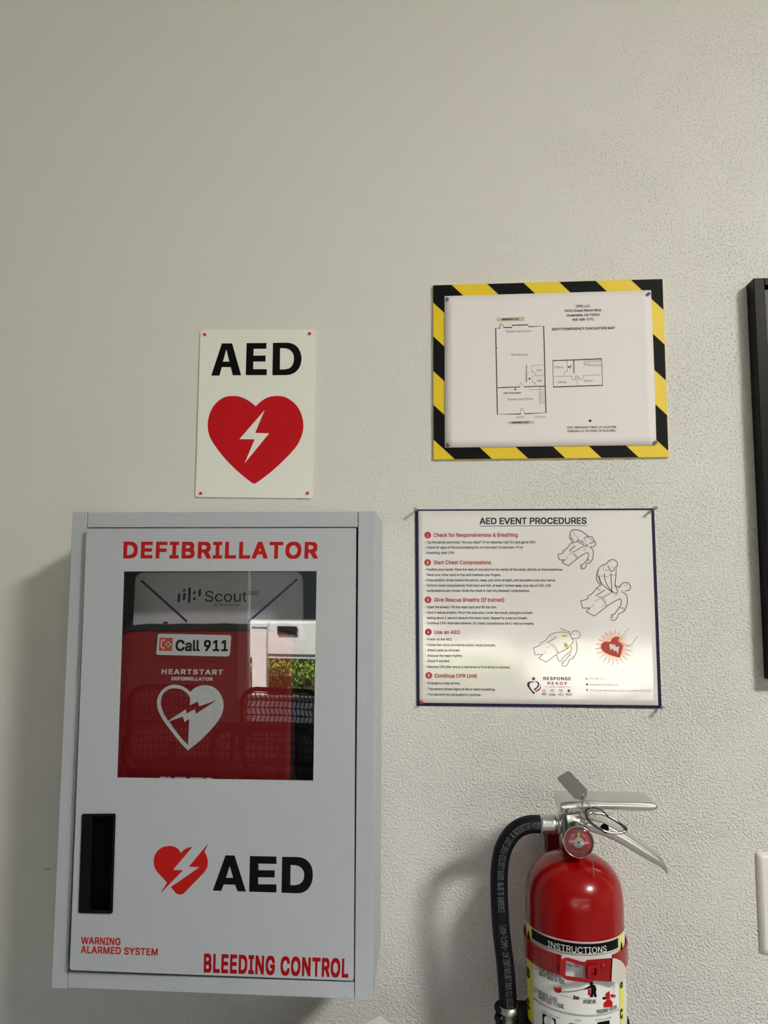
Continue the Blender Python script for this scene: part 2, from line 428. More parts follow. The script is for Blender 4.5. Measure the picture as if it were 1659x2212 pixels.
# the window opposite
mb = MB(); fw_ = 0.065
for a, b in (((WX0, Y0-.09, WZ0), (WX0+fw_, Y0+.012, WZ1)), ((WX1-fw_, Y0-.09, WZ0), (WX1, Y0+.012, WZ1)),
             ((WX0+fw_, Y0-.09, WZ0), (WX1-fw_, Y0+.012, WZ0+fw_)), ((WX0+fw_, Y0-.09, WZ1-fw_), (WX1-fw_, Y0+.012, WZ1))):
    mb.box(a, b)
for xm in (0.68,): mb.box((xm-.025, Y0-.085, WZ0+fw_), (xm+.025, Y0+.008, WZ1-fw_))
w1 = mb.build('window_1', M_white, kind='structure')
MB().box((WX0+fw_, Y0-.05, WZ0+fw_), (WX1-fw_, Y0-.046, WZ1-fw_)).build('window_pane', M_glass, w1)
MB().box((WX0-.04, Y0, WZ0-.03), (WX1+.04, Y0+.06, WZ0)).build('window_sill', M_white, w1)

# ceiling luminaire: recessed panel to the right of the camera; its lamp lives with it
def ceiling_light(x, y, w, h, power, label):
    t = root('ceiling_light', label, 'ceiling light', (x, y, H-0.03))
    mb = MB()
    o = 0.03
    mb.box((x-w/2-o, y-h/2-o, H-.03), (x-w/2, y+h/2+o, H)); mb.box((x+w/2, y-h/2-o, H-.03), (x+w/2+o, y+h/2+o, H))
    mb.box((x-w/2, y-h/2-o, H-.03), (x+w/2, y-h/2, H)); mb.box((x-w/2, y+h/2, H-.03), (x+w/2, y+h/2+o, H))
    mb.build('light_frame', M_white, t)
    MB().box((x-w/2, y-h/2, H-.02), (x+w/2, y+h/2, H-.005)).build('diffuser', M_diff, t)
    l = bpy.data.lights.new('lamp', 'AREA'); l.shape = 'RECTANGLE'; l.size = w*.96; l.size_y = h*.96; l.energy = power; l.color = LAMP_COL
    ob = bpy.data.objects.new('lamp', l); COL.objects.link(ob); ob.parent = t; ob.location = (0, 0, 0.005)
M_diff = mat('lamp_diffuser', (0.9, 0.9, 0.88), 0.5, emit=(1, 0.98, 0.9, 1.5), var=(5, 0.01))
ceiling_light(1.55, -2.00, 0.48, 0.48, LAMP_W, 'square lit ceiling light panel over the room in front of the wall display')

# ================================================================== DEFIBRILLATOR CABINET
T = 0.135
YF = -T
cab = root('defibrillator_cabinet', 'light grey metal wall cabinet with red DEFIBRILLATOR lettering and a clear window', 'cabinet', (-0.2515, 0, 1.0))
xL, xR, zB, zT = -0.4346, -0.0690, 0.9998, 1.5421
fr = YP(YF)
sxL = P(189, 1106, YF).x; sxR = P(773, 1130, YF).x; rzT = P(480, 1139, YF).z; rzB = (P(300, 2105, YF).z+P(680, 2119.5, YF).z)/2
dep = 0.014
def rail(a, b, name): return MB().box((a[0], YF, a[1]), (b[0], YF+dep, b[1])).build(name, M_cab, cab, bevel=0.0009)
rail((xL, zB), (sxL-.0003, zT), 'frame_stile'); rail((sxR+.0003, zB), (xR, zT), 'frame_stile')
rail((sxL+.0003, rzT), (sxR-.0003, zT-.0004), 'frame_rail'); rail((sxL+.0003, zB+.0012), (sxR-.0003, rzB), 'frame_rail')
mb = MB(); q = .0015
mb.box((xL+.001, YF+dep, zB+.001), (xL+.001+q, -.0005, zT-.001)); mb.box((xR-.001-q, YF+dep, zB+.001), (xR-.001, -.0005, zT-.001))
mb.box((xL+.001+q, YF+dep, zT-.001-q), (xR-.001-q, -.0005, zT-.001)); mb.box((xL+.001+q, YF+dep, zB+.001), (xR-.001-q, -.0005, zB+.001+q))
mb.build('cabinet_body', M_cab, cab)
MB().box((xL+.003, -.006, zB+.003), (xR-.003, -.0006, zT-.003)).build('back_lining', M_cabin, cab)
mb = MB()
mb.box((xL+.0026, YF+dep+.001, zB+.003), (xL+.0036, -.007, zT-.003)); mb.box((xR-.0036, YF+dep+.001, zB+.003), (xR-.0026, -.007, zT-.003))
mb.box((xL+.0037, YF+dep+.001, zT-.004), (xR-.0037, -.007, zT-.003)); mb.box((xL+.0037, YF+dep+.001, zB+.003), (xR-.0037, -.007, zB+.004))
mb.build('side_lining', M_cabin, cab)
# the door stands a few millimetres proud on its handle side
dL, dR = -.412, -.0925
def dY(x, lift=0): return -.1365-.0075*(dR-x)/(dR-dL)
slope = .0075/(dR-dL)
nD = Vector((slope, -1, 0)).normalized()
DP = Plane((dR, -.1365, 1.2), nD)
oc = [(187, 1141.5), (769.3, 1140.5), (764, 2118.5), (150.5, 2095.5)]
out = rpoly(oc, [1.5, 1.5, 5, 5]); win = [(267, 1234.5), (684, 1233.5), (676.5, 1686.8), (252, 1680)]
dt = .013
def back(pts, surf, t): return [surf(*p)-surf.n*t for p in pts]
win3 = [DP(*p) for p in win]; out3 = [DP(*p) for p in out]
hcut = [(186, 1763), (247, 1762.5), (240.5, 1968), (180, 1967)]
door = MB().prism(out3, back(out, DP, .0016), [win3, [DP(*p) for p in hcut]], [back(win, DP, .0016), back(hcut, DP, .0016)]).build('door', M_cab, cab)
mb = MB()   # folded door returns
n = len(out3)
ob3 = back(out, DP, .0016); od3 = back(out, DP, dt)
cen = sum(out3, Vector())/n
inn = [p+(cen-p).normalized()*.0018 for p in ob3]; ind = [p+(cen-p).normalized()*.0018 for p in od3]
mb.loft([ob3, od3, ind, inn], caps=False, smooth=False).build('door_edge', M_cab, door)
pw = [(255, 1222), (696, 1221), (689, 1698), (240, 1692)]
pb = [DP(*p)-DP.n*.0020 for p in pw]
MB().add(pb, [(0, 1, 2, 3)]).build('window_pane', M_wpane, door, fixn=False)
# recessed black pull
hp = [(177, 1758), (250, 1757.5), (243.5, 1974), (169.5, 1972)]
ho = rpoly(hp, [3.5, 3.5, 6, 3.5]); hi = rpoly([(200, 1764), (244.5, 1763.5), (238, 1966), (194, 1965)], 2.5)
hdl = MB().prism([DP(*p, .0022) for p in ho], [DP(*p, -.0155) for p in ho], [[DP(*p, .0022) for p in hi]], [[DP(*p, -.0155) for p in hi]]).build('door_handle', M_black, door, bevel=.0006, label='black recessed plastic pull')
MB().prism([DP(*p, -.0150) for p in hi], [DP(*p, -.0165) for p in hi]).build('handle_recess', M_dark, door)

pr = Print(DP); pr.text('DEFIBRILLATOR', 266, 1204.5, 686, 34.5, bold=.028, res=5, space=1.12); pr.build('heading_lettering', M_red, door)
pr = Print(DP, sep=True); pr.text('WARNING', 175, 2038.5, 260, 15, bold=.02, res=3, space=1.05); pr.text('ALARMED SYSTEM', 174.5, 2058, 340.5, 15, bold=.02, res=3, space=1.05)
pr.build('warning_lettering', M_red, door)
pr = Print(DP); pr.text('BLEEDING CONTROL', 440, 2098.5, 752.5, 39, bold=.030, res=4, space=1.10); pr.build('bleeding_lettering', M_dred, door)
c6 = crop(320, 1780, 4.366)
pr = Print(DP)
pr.poly(c6([(610, 628), (730, 295), (815, 297), (922, 637), (842, 634), (820, 572), (712, 570), (690, 630)]), c6([(735, 507), (769, 395), (803, 508)]))
pr.poly(c6([(960, 302), (1210, 307), (1210, 376), (1040, 373), (1040, 435), (1194, 437), (1193, 504), (1038, 502), (1038, 568), (1210, 570), (1210, 646), (953, 638)]))
pr.poly(c6([(1264, 310)]+spline([(1400, 311), (1450, 318), (1500, 345), (1540, 400), (1553, 480), (1540, 560), (1500, 620), (1450, 648), (1405, 653)], False, 4)+[(1258, 648)]),
        c6([(1343, 386)]+spline([(1390, 388), (1435, 405), (1466, 445), (1472, 485), (1462, 530), (1430, 565), (1385, 577)], False, 4)+[(1341, 576)]))
pr.build('aed_lettering', M_ink, door)
pr = Print(DP)
pr.poly(c6(spline([(308, 272), (280, 232), (235, 211), (190, 208), (135, 220), (90, 252), (62, 300), (53, 355), (60, 405), (85, 450)], False, 4)
          + [(178, 553), (115, 656), (328, 436), (235, 432), (417, 216)] + spline([(395, 218), (355, 233), (325, 255)], False, 3)))
pr.poly(c6([(572, 178), (531, 262)]+spline([(552, 300), (563, 345), (560, 395), (545, 430), (525, 460)], False, 4)+spline([(345, 645), (330, 658), (300, 665), (270, 658), (255, 645)], False, 3)+[(215, 594), (485, 407), (383, 402)]))
pr.build('heart_emblem', M_red, door)

# ---- inside: grey monitoring panel and the red case
YPL = -.062
c2 = crop(230, 1210, 3.53)
mp = root('monitoring_panel', 'grey rounded panel with purple diagonal lines above the red case inside cabinet', 'panel', (-.25, YPL, 1.35))
o_ = c2([(200, 560), (215, 160)]) + []
ol = c2(rpoly([(222, 96), (1497, 88), (1503, 620), (196, 620)], [65, 75, 4, 4], 6))
plate = MB().prism([P(*p, YPL) for p in ol], [P(*p, YPL)+Vector((0, .004, 0)) for p in ol]).build('panel_plate', M_plate, mp)
MB().box((-.30, YPL+.004, 1.36), (-.20, -.0061, 1.44)).build('panel_bracket', M_cabin, mp)
pr = Print(YP(YPL))
pr.stroke(c2([(265, 155), (615, 470)]), 4.6); pr.build('purple_stripe', M_purple, mp)
pr = Print(YP(YPL)); pr.stroke(c2([(1455, 145), (1085, 468)]), 4.6); pr.build('purple_stripe', M_purple, mp)
pr = Print(YP(YPL))
for x, ya, yb in ((553, 255, 320), (593, 222, 238), (593, 252, 304), (632, 208, 326), (671, 237, 258), (671, 282, 306), (711, 222, 276)):
    a, b = c2([(x+2, ya+7), (x-2, yb-7)]); pr.stroke([a, b], 5.2)
    pr.poly(circ(*a, 2.6, 10)); pr.poly(circ(*b, 2.6, 10))
pr.build('purple_logo', M_purple, mp)
pr = Print(YP(YPL)); pr.text('Scout', 442.5, 1299.5, 533, 22.5, bold=-.008, res=4); pr.text('RMS', 537.5, 1286, 559, 9.5, bold=-.003, res=3); pr.text('by RescueStat', 462.5, 1309, 518, 6, res=2)
pr.build('panel_lettering', M_ink, mp)
for x in (455, 1240):
    q = c2(rpoly([(x-16, 468), (x+14, 468), (x+14, 520), (x-16, 520)], 5)); MB().prism([P(*p, YPL-.003) for p in q], [P(*p, YPL) for p in q]).build('mounting_clip', M_cabin, mp)

YC = -.112
case = root('defibrillator_case', 'soft red defibrillator case with black piping behind the cabinet window', 'case', (-.24, YC, 1.01))
xc0, xc1, zc0, zc1 = P(247, 1500, YC).x, P(632.5, 1500, YC).x, 1.012, P(450, 1358, YC).z
def case_ring(y, gx, gz, r=.018):
    return [Vector((x, y, z)) for x, z in rrect(xc0+gx, zc0+gz*.3, xc1-gx, zc1-gz, r, 6)]
MB().loft([case_ring(-.0675, .006, .006), case_ring(-.074, 0, 0), case_ring(YC+.006, 0, 0), case_ring(YC+.002, .002, .002), case_ring(YC, .007, .007)]).build('case_shell', M_case, case)
pts = [Vector((x, YC+.004, z)) for x, z in rrect(xc0+.0005, zc0, xc1-.0005, zc1-.0005, .018, 6)]
MB().tube(pts+[pts[0]], .0020, 8, caps=False).build('piping', M_cased, case)
# fuzzy black zip flap along the top
ft = c2([(130, 548), (150, 520), (190, 497), (290, 490), (420, 494), (560, 488), (700, 492), (860, 486), (1000, 492), (1190, 497), (1330, 498), (1420, 520), (1440, 545), (1300, 530), (900, 532), (500, 534), (220, 534)])
MB().prism([P(*p, YC-.0015) for p in ft], [P(*p, YC-.0015)+Vector((0, .02, 0)) for p in ft]).build('zip_flap', M_cased, case)
CP = YP(YC)
# clear pocket with the call label
pk = c2([(388, 528), (990, 545), (950, 770), (352, 758)])
pr = Print(CP, .0004)
pr.stroke(c2([(388, 545), (352, 758), (950, 772), (985, 548)]), 1.0); pr.build('pocket_seam', M_cased, case)
pr = Print(CP, .0003)
for k in range(26):
    a = c2([(380+k*21.5, 744+k*.35), (390+k*21.5, 744+k*.35)]); pr.stroke(a, .8)
pr.build('stitching', mat('dark_red_thread', (.12, .01, .015), .8, var=(90, .1)), case)
lb = c2(rpoly([(392, 560), (952, 572), (940, 736), (378, 722)], [18, 18, 26, 18]))
lab = MB().prism([CP(*p, .0016) for p in lb], [CP(*p, .0002) for p in lb]).build('call_label', M_cwhite, case, label='white label reading Call 911')
LP = YP(YC-.0016)
Print(LP).poly(c2([(405, 590), (505, 592), (499, 693), (399, 690)])).build('call_icon_square', M_orange, lab)
pr = Print(LP, .0003)
pr.stroke(c2(spline([(437, 606), (420, 618), (416, 642), (420, 664), (433, 674)], False, 3)), 2.6); pr.stroke(c2([(437, 602), (444, 618)]), 3.4); pr.stroke(c2([(432, 662), (440, 677)]), 3.4)
pr.stroke(c2([(449, 641), (492, 643)]), 3.9); pr.stroke(c2([(471, 620), (469, 664)]), 3.9)
pr.build('call_icon', M_cwhite, lab)
Print(LP).text('Call 911', 379, 1405.3, 492.5, 23, bold=.022, res=4, xd=(1, .004)).build('call_lettering', M_ink, lab)
pr = Print(CP, .0002, sep=True)
pr.text('HEARTSTART', 349, 1455.5, 481.5, 10.5, bold=.03, res=3, space=1.2); pr.text('DEFIBRILLATOR', 370, 1469, 459.5, 7, bold=.035, res=3)
pr.text('PHILIPS', 345, 1693, 459.5, 15.5, bold=.04, res=3)
pr.build('case_lettering', M_cwhite, case)
hout = c2(spline([(640, 1005), (668, 978), (705, 960), (755, 953), (815, 968), (862, 1010), (888, 1065), (893, 1120), (878, 1180), (840, 1242), (785, 1305), (705, 1385)], False, 3)
         + [(620, 1452)]+spline([(560, 1388), (500, 1312), (440, 1232), (400, 1160), (385, 1095), (396, 1035), (430, 985), (480, 955), (530, 949), (585, 963)], False, 3)+[(615, 982)])
h1 = c2([(638, 1052), (635, 1108), (695, 1078), (708, 1115), (840, 1068), (682, 1172), (672, 1137), (610, 1170), (605, 1137), (470, 1226)]
        + spline([(440, 1178), (418, 1120), (415, 1075), (432, 1020), (475, 985), (528, 978), (580, 990), (618, 1018)], False, 3))
h2 = c2([(478, 1230), (581, 1193), (596, 1235), (630, 1210), (622, 1410), (572, 1358), (520, 1292)])
Print(CP, .0002).poly(hout, h1, h2).build('heart_emblem', M_cwhite, case)

# ================================================================== AED SIGN
def pin(pl, px, py, r, h, material, label, group, name='push_pin', tall=False):
    c = pl(px, py); t = root(name, label, 'push pin', c, group)
    nn = Vector((0, -1, 0))
    if tall:   # clear barrel pin with shaft
        MB().lathe(c, nn, [(-.004, .0005), (.006, .0005), (.006, r*.9), (.007, r), (.0085, r*.75), (.0125, r*.6), (.0145, r*.85), (.0165, r), (.0175, r*.8)], 16).build('pin_head', material, t)
    else:
        MB().lathe(c, nn, [(-.004, .0005), (0, .0006), (0, r*.96), (h*.35, r), (h*.7, r*.75), (h, r*.3)], 18).build('pin_head', material, t)
    return t
YS = -.0028
sg = root('aed_sign', 'white plastic AED sign with a red heart and lightning bolt above cabinet', 'sign', P(550, 1075, 0))
so_ = rpoly([(433, 713), (681.5, 711), (675, 1076.5), (422, 1073.5)], 5.5, 6)
MB().prism([P(*p, YS) for p in so_], [P(*p, YS)+Vector((0, .0022, 0)) for p in so_]).build('sign_plate', M_sign, sg, bevel=.0004)
S4 = YP(YS); c4 = crop(400, 690, 5.3955)
pr = Print(S4)
pr.poly(c4([(304, 654), (428, 279), (547, 279), (652, 651), (556, 651), (531, 555), (427, 555), (400, 654)]), c4([(440, 492), (480, 348), (516, 492)]))
pr.poly(c4([(716, 276), (947, 275), (947, 341), (798, 342), (796, 422), (938, 421), (936, 491), (794, 491), (793, 580), (951, 580), (950, 649), (706, 649)]))
pr.poly(c4([(1023, 273)]+spline([(1170, 271), (1230, 277), (1290, 305), (1335, 365), (1356, 450), (1340, 540), (1300, 600), (1240, 638), (1175, 649)], False, 4)+[(1017, 650)]),
        c4([(1106, 336)]+spline([(1165, 335), (1215, 352), (1255, 395), (1268, 450), (1258, 515), (1220, 565), (1160, 583)], False, 4)+[(1104, 583)]))
pr.build('aed_lettering', M_ink, sg)
ho_ = [(821, 1012)]+spline([(890, 950), (960, 910), (1050, 892), (1140, 898), (1220, 935), (1300, 1005), (1350, 1095), (1376, 1200), (1372, 1300), (1340, 1400), (1280, 1500), (1160, 1630), (1020, 1760), (900, 1855)], False, 4)+spline([(828, 1906), (805, 1914), (782, 1906)], False, 3) \
    + spline([(700, 1845), (580, 1740), (450, 1605), (340, 1460), (285, 1360), (264, 1260), (272, 1150), (310, 1045), (370, 965), (450, 910), (530, 893), (620, 897), (700, 925), (770, 968)], False, 4)
blt = [(927, 1055), (817, 1322), (980, 1327), (690, 1680), (810, 1398), (632, 1395)]
Print(S4).poly(c4(ho_), c4(blt)).build('heart_emblem', M_signred, sg)
for nm, (x, y) in (('upper left', (231, 177)), ('upper right', (1452, 167)), ('lower left', (184, 2027)), ('lower right', (1428, 2025))):
    q = c4([(x, y)])[0]
    pin(S4, q[0], q[1], .0021, .0036, M_pinred, f'small round red pin in the {nm} corner of the white AED heart sign', 'red pins of the heart sign')

# ================================================================== EVACUATION MAP
YB = -.0042
c5 = crop(920, 590, 3.0722)
B5 = YP(YB)
bd = root('hazard_board', 'rigid board with black and yellow diagonal hazard border behind evacuation map', 'board', P(1190, 992, 0))
bo = c5([(47, 80), (1571, 38), (1611, 1221), (50, 1237)])
MB().prism([P(*p, YB) for p in bo], [P(*p, YB)+Vector((0, .0038, 0)) for p in bo]).build('board_panel', M_yellow, bd, bevel=.0003)
def clip(poly, f):
    o = []
    for i in range(len(poly)):
        a, b = poly[i-1], poly[i]; fa, fb = f(a), f(b)
        if (fa >= 0) != (fb >= 0):
            t = fa/(fa-fb); o.append((a[0]+(b[0]-a[0])*t, a[1]+(b[1]-a[1])*t))
        if fb >= 0: o.append(b)
    return o
bz = [(48, 81), (1570, 39), (1610, 1220), (51, 1236)]
# rectify measured stripe boundaries: black bands between lines x - 1.10*y = c
edges = []
cc = lambda p: p[0]-1.085*p[1]
bands = [(-2000, 0)]
def band_poly(c0, c1):
    a = clip(bz, lambda p: cc(p)-c0); return clip(a, lambda p: c1-cc(p)) if a else a
TOPY = 76
blacks = []
for k in range(-6, 8):
    c1 = 86+k*492; blacks.append((c1-249, c1))
for a, b in blacks:
    q = band_poly(a, b)
    if len(q) >= 3:
        Print(B5, .0002).poly(c5(q)).build('black_stripe', M_hblack, bd)
YM = YB-.0012
M5 = YP(YM)
mpz = root('evacuation_map', 'white paper safety evacuation map sheet pinned to black and yellow board', 'paper', P(1190, 962, YB))
po = c5([(123, 152), (1494, 113), (1530, 1141), (125, 1158)])
# paper with a slight curl at its lower right corner
def grid_sheet(cor, surf, nx, ny, lift, th):
    mb = MB(); top = []; bot = []
    for j in range(ny+1):
        for i in range(nx+1):
            u, v = i/nx, j/ny
            a = Vector(cor[0])*(1-u)+Vector(cor[1])*u; b = Vector(cor[3])*(1-u)+Vector(cor[2])*u
            q = a*(1-v)+b*v; l = lift(u, v); top.append(surf(q.x, q.y, 0)+surf.n*l); bot.append(surf(q.x, q.y, 0)+surf.n*(l-th))
    n = len(top); W_ = nx+1; fs = []
    for j in range(ny):
        for i in range(nx):
            a = j*W_+i; fs.append((a, a+1, a+W_+1, a+W_)); fs.append((n+a, n+a+W_, n+a+W_+1, n+a+1))
    for i in range(nx): fs.append((i, n+i, n+i+1, i+1)); a = ny*W_+i; fs.append((a, a+1, n+a+1, n+a))
    for j in range(ny): a = j*W_; fs.append((a, a+W_, n+a+W_, n+a)); a = j*W_+nx; fs.append((a, n+a, n+a+W_, a+W_))
    mb.add(top+bot, fs, True); return mb
ms = grid_sheet(po, M5, 24, 18, lambda u, v: .0020*max(0, u-.97)/.03*max(0, math.sin(math.pi*v)), .0003).build('paper_sheet', M_paper, mpz)
pr = Print(M5, sep=True)
T5 = lambda body, xl, yb, xr, cap, b=0, P_=None, **k: (P_ or pr).text(body, 920+xl/3.0722, 590+yb/3.0722, 920+xr/3.0722, cap/3.0722, bold=b, **k)
sk = (1, -.022)
T5('CPR1 LLC', 995, 227, 1089, 15, .018, xd=sk); T5('3652 Ocean Ranch Blvd.', 919, 257, 1167, 15, .018, xd=sk); T5('Oceanside, CA 92056', 935, 287, 1152, 15, .018, xd=sk)
T5('858-888-2771', 973, 316, 1113, 15, .018, xd=sk); T5('SAFETY/EMERGENCY EVACUATION MAP', 835, 380, 1254, 16, .018, xd=sk)
T5('CPR1 EMERGENCY MEET UP LOCATION', 935, 1031, 1263, 13, .012, xd=(1, -.012)); T5('PARKING LOT IN FRONT OF BUILDING', 941, 1055, 1257, 13, .012, xd=(1, -.012)); T5('*', 1081, 998, 1099, 26, .03)
pr.build('address_lettering', M_fine, mpz)
pr = Print(M5, sep=True)
T5('Grade Level Door', 533, 394, 700, 14, -.004, xd=sk); T5('Warehouse', 566, 548, 676, 14, -.004, xd=sk); T5('RR', 738, 652, 768, 13, -.004); T5('RR', 740, 721, 770, 13, -.004)
T5('Showroom/Office', 542, 845, 712, 15, -.004, xd=sk); T5('Entry', 604, 963, 655, 14, -.004, xd=sk); T5('1st Floor', 718, 961, 795, 13, -.002, slant=.2, xd=sk)
T5('Office', 854, 632, 911, 14, -.004, xd=sk); T5('Office', 876, 731, 933, 14, -.004, xd=sk); T5('Office', 1049, 722, 1107, 14, -.004, xd=sk); T5('2nd Floor', 1085, 618, 1166, 13, 0, slant=.2, xd=sk)
pr.build('room_lettering', mat('grey_map_print', (.07, .068, .07), .6, var=(40, .05)), mpz)
pr = Print(M5, sep=True)
T5('FIRE EXTINGUISHER', 515, 800, 630, 8, .02)
c8 = crop(1050, 680, 5.53)
def T8v(body, x, y0, y1, cap, b=.02, up=False):
    pr.new()
    q0 = (1050+x/5.53, 680+y0/5.53); L = (y1-y0)/5.53
    vs, fs, (a0, a1, Hh) = glyphs(body, b, 2)
    s_ = 1 if L > 0 else -1
    out = [pr.s(q0[0]+s_*v[1]/Hh*cap/5.53, q0[1]+(v[0]-a0)/(a1-a0)*L, pr.off+LAY*(v[2] if len(v) > 2 else 0)) for v in vs]
    pr.m.add(out, fs)
T8v('FIRE EXTINGUISHER', 475, 602, 803, 14); T8v('FIRE', 1018, 640, 598, 14); T8v('EXTINGUISHER', 1056, 696, 545, 16)
pr.build('extinguisher_lettering', M_fine, mpz)
pr = Print(M5)
pr.stroke(c8([(165, 158), (115, 158), (135, 1190), (415, 1184)]), 1.9)
pr.stroke(c8([(210, 152), (308, 152), (312, 126), (503, 120), (505, 142), (688, 134), (715, 1172), (460, 1182)]), 1.9)
pr.stroke(c8([(166, 160), (165, 112)]), 1.2); pr.stroke(c8(spline([(165, 110), (182, 108), (205, 130), (213, 152)], False, 4)), 1.0)
pr.stroke(c8([(135, 872), (405, 862)]), 1.7); pr.stroke(c8([(455, 860), (700, 852)]), 1.7)
pr.stroke(c8([(797, 548), (1381, 526), (1392, 843), (804, 862)]), 2.1, closed=True)
for x, y in ((519, 763), (348, 890), (987, 622)): pr.poly(circ(*c8([(x, y)])[0], 1.9, 14))
pr.poly(circ(*c8([(124, 398)])[0], 1.3, 10))
pr.build('plan_walls', M_ink, mpz)
pr = Print(M5)
for l in ([(683, 600), (547, 606), (547, 683)], [(690, 724), (552, 730), (552, 806)], [(505, 897), (635, 892)], [(637, 860), (640, 1055)], [(405, 862), (405, 813)], [(415, 1184), (413, 1118)],
          [(968, 548), (970, 678)], [(812, 738), (1020, 732)], [(1160, 726), (1376, 718)], [(1090, 735), (1090, 848)], [(1065, 732), (1108, 732)], [(1070, 732), (1070, 780)], [(1165, 548), (1168, 604), (1240, 600)]):
    pr.stroke(c8(l), .65)
for l in ([(547, 683), (578, 690), (594, 722)], [(552, 806), (583, 812), (598, 846)], [(405, 813), (435, 825), (457, 860)], [(413, 1118), (440, 1128), (460, 1180)], [(970, 678), (935, 690), (930, 730)], [(1020, 732), (1035, 770), (1065, 782)], [(1108, 735), (1115, 768), (1140, 772), (1160, 750), (1160, 726)]):
    pr.stroke(c8(spline(l, False, 5)), .75)
for k in range(10): y = 872+k*20; pr.stroke(c8([(638, y+2), (700, y)]), .6)
for k in range(12): x = 1180+k*17; pr.stroke(c8([(x, 542-k*.5), (x+1, (600 if k < 4 else 572)-k*.5)]), .6)
pr.build('plan_thin_lines', M_grayink, mpz, kind='stuff')
for tp, txt in (([(472, 297), (655, 289), (656, 313), (471, 320)], (503, 312, 621)), ([(543, 985), (715, 978), (720, 998), (547, 1003)], (567, 997, 687))):
    q = c5(tp)
    tpo = MB().prism([M5(*p, .0005) for p in q], [M5(*p, .0001) for p in q]).build('tape_label', M_tape, mpz, label='beige paper tape strip')
    Print(M5, .0007).text('EMERGENCY EXIT', 920+txt[0]/3.0722, 590+txt[1]/3.0722, 920+txt[2]/3.0722, 11/3.0722, bold=.02, xd=sk).build('tape_lettering', M_fine, tpo)
for nm, (x, y) in (('upper left', (143, 177)), ('upper right', (1477, 140)), ('lower left', (145, 1144)), ('lower right', (1522, 1125))):
    q = c5([(x, y)])[0]
    pin(M5, q[0], q[1], .0024, .0055, M_pinst, f'round dark steel pin in the {nm} corner of the evacuation map', 'steel pins of the evacuation map')

# ================================================================== PROCEDURES POSTER
YQ = -.0016
c9 = crop(880, 1080, 2.9625); Q9 = YP(YQ)
ps = root('procedures_poster', 'laminated AED event procedures sheet with navy border below evacuation map', 'poster', P(1160, 1528, 0))
pc = [(896.5, 1100.5), (1413, 1098), (1429.5, 1530.5), (900, 1524.5)]
grid_sheet(pc, Q9, 30, 24, lambda u, v: 0, .0008).build('laminated_sheet', M_lam, ps)
bi = c9([(70, 70), (1560, 65), (1606, 1315), (78, 1298)])
Print(Q9, .0001).poly(pc, bi).build('navy_border', M_navy, ps)
def T9(p, body, xl, yb, xr, cap, b=0, **k): p.text(body, 880+xl/2.9625, 1080+yb/2.9625, 880+xr/2.9625, cap/2.9625, bold=b, **k)
def sl_(yb): s_ = (yb-350)/1400*.016-.001; return (1, s_)
pr = Print(Q9); T9(pr, 'AED EVENT PROCEDURES', 462, 154, 1147, 40, .022, xd=(1, -.004), res=4); pr.stroke(c9([(462, 168), (1150, 163)]), 1.1); pr.build('title_lettering', mat('navy_black_print', srgb(24, 22, 46), .4, var=(40, .05)), ps)
heads = [('Check for Responsiveness & Breathing', 167, 236, 706, 225, 130), ('Start Chest Compressions', 168, 411, 535, 400, 130), ('Give Rescue Breaths (If trained)', 171, 650, 620, 639, 132), ('Use an AED', 172, 857, 337, 845, 134), ('Continue CPR Until', 175, 1136, 447, 1123, 137)]
pr = Print(Q9, sep=True); dk = Print(Q9, sep=True); nm = Print(Q9, .0003, sep=True)
for i, (t, xl, yb, xr, yc, xc) in enumerate(heads):
    T9(pr, t, xl, yb, xr, 24, .018, xd=sl_(yb), res=3)
    q = c9([(xc, yc)])[0]; dk.poly(circ(q[0], q[1], 7.2, 28)); nm.text(str(i+1), q[0]-(1.2 if i == 0 else 2.0), q[1]+3.0, q[0]+(1.4 if i == 0 else 2.0), 6.0, bold=.02)
pr.build('heading', M_brick, ps); dk.build('number_disc', M_brick, ps); nm.build('number_lettering', M_cwhite, ps)
body = [('Tap the person and shout, "Are you okay?" If no response, Call 911 and get an AED.', 123, 278, 822), ('Check for signs of life and breathing for no more than 10 seconds—if not', 123, 311, 740), ('~breathing, start CPR.', 123, 345, 302),
        ('Position your hands: Place the heel of one hand on the center of the chest, directly on the breastbone.', 124, 452, 995), ('~Place your other hand on top and interlock your fingers.', 124, 486, 598),
        ('Knee position: Kneel beside the person, keep your arms straight, and shoulders over your hands.', 124, 520, 950), ('Perform chest compressions: Push hard and fast, at least 2 inches deep, at a rate of 100-120', 124, 554, 918), ('~compressions per minute. Allow the chest to rise fully between compressions.', 124, 587, 784),
        ('Open the airway: Tilt the head back and lift the chin.', 126, 692, 573), ('Give 2 rescue breaths: Pinch the nose shut, cover the mouth, and give a breath', 126, 727, 801), ('~lasting about 1 second (ensure the chest rises). Repeat for a second breath.', 126, 761, 770), ('Continue CPR: Alternate between 30 chest compressions and 2 rescue breaths.', 126, 795, 811),
        ('Power on the AED.', 127, 898, 287), ('Follow the voice commands and/or visual prompts.', 128, 934, 565), ('Attach pads as directed.', 128, 968, 338), ('Analyze the heart rhythm.', 128, 1003, 354), ('Shock if advised.', 128, 1037, 271), ('Resume CPR after shock is delivered or if no shock is advised.', 129, 1074, 659),
        ('Emergency help arrives.', 130, 1179, 339), ('The person shows signs of life or starts breathing.', 131, 1216, 562), ('You become too exhausted to continue.', 132, 1251, 472)]
pr = Print(Q9)
for t, xl, yb, xr in body:
    pr.new()
    if t[0] == '~': t = t[1:]
    else: pr.poly(circ(*c9([(xl-11, yb-6)])[0], .75, 8))
    T9(pr, t, xl, yb, xr, 15, .014, xd=sl_(yb), res=1)
pr.build('body_lettering', M_fine, ps)
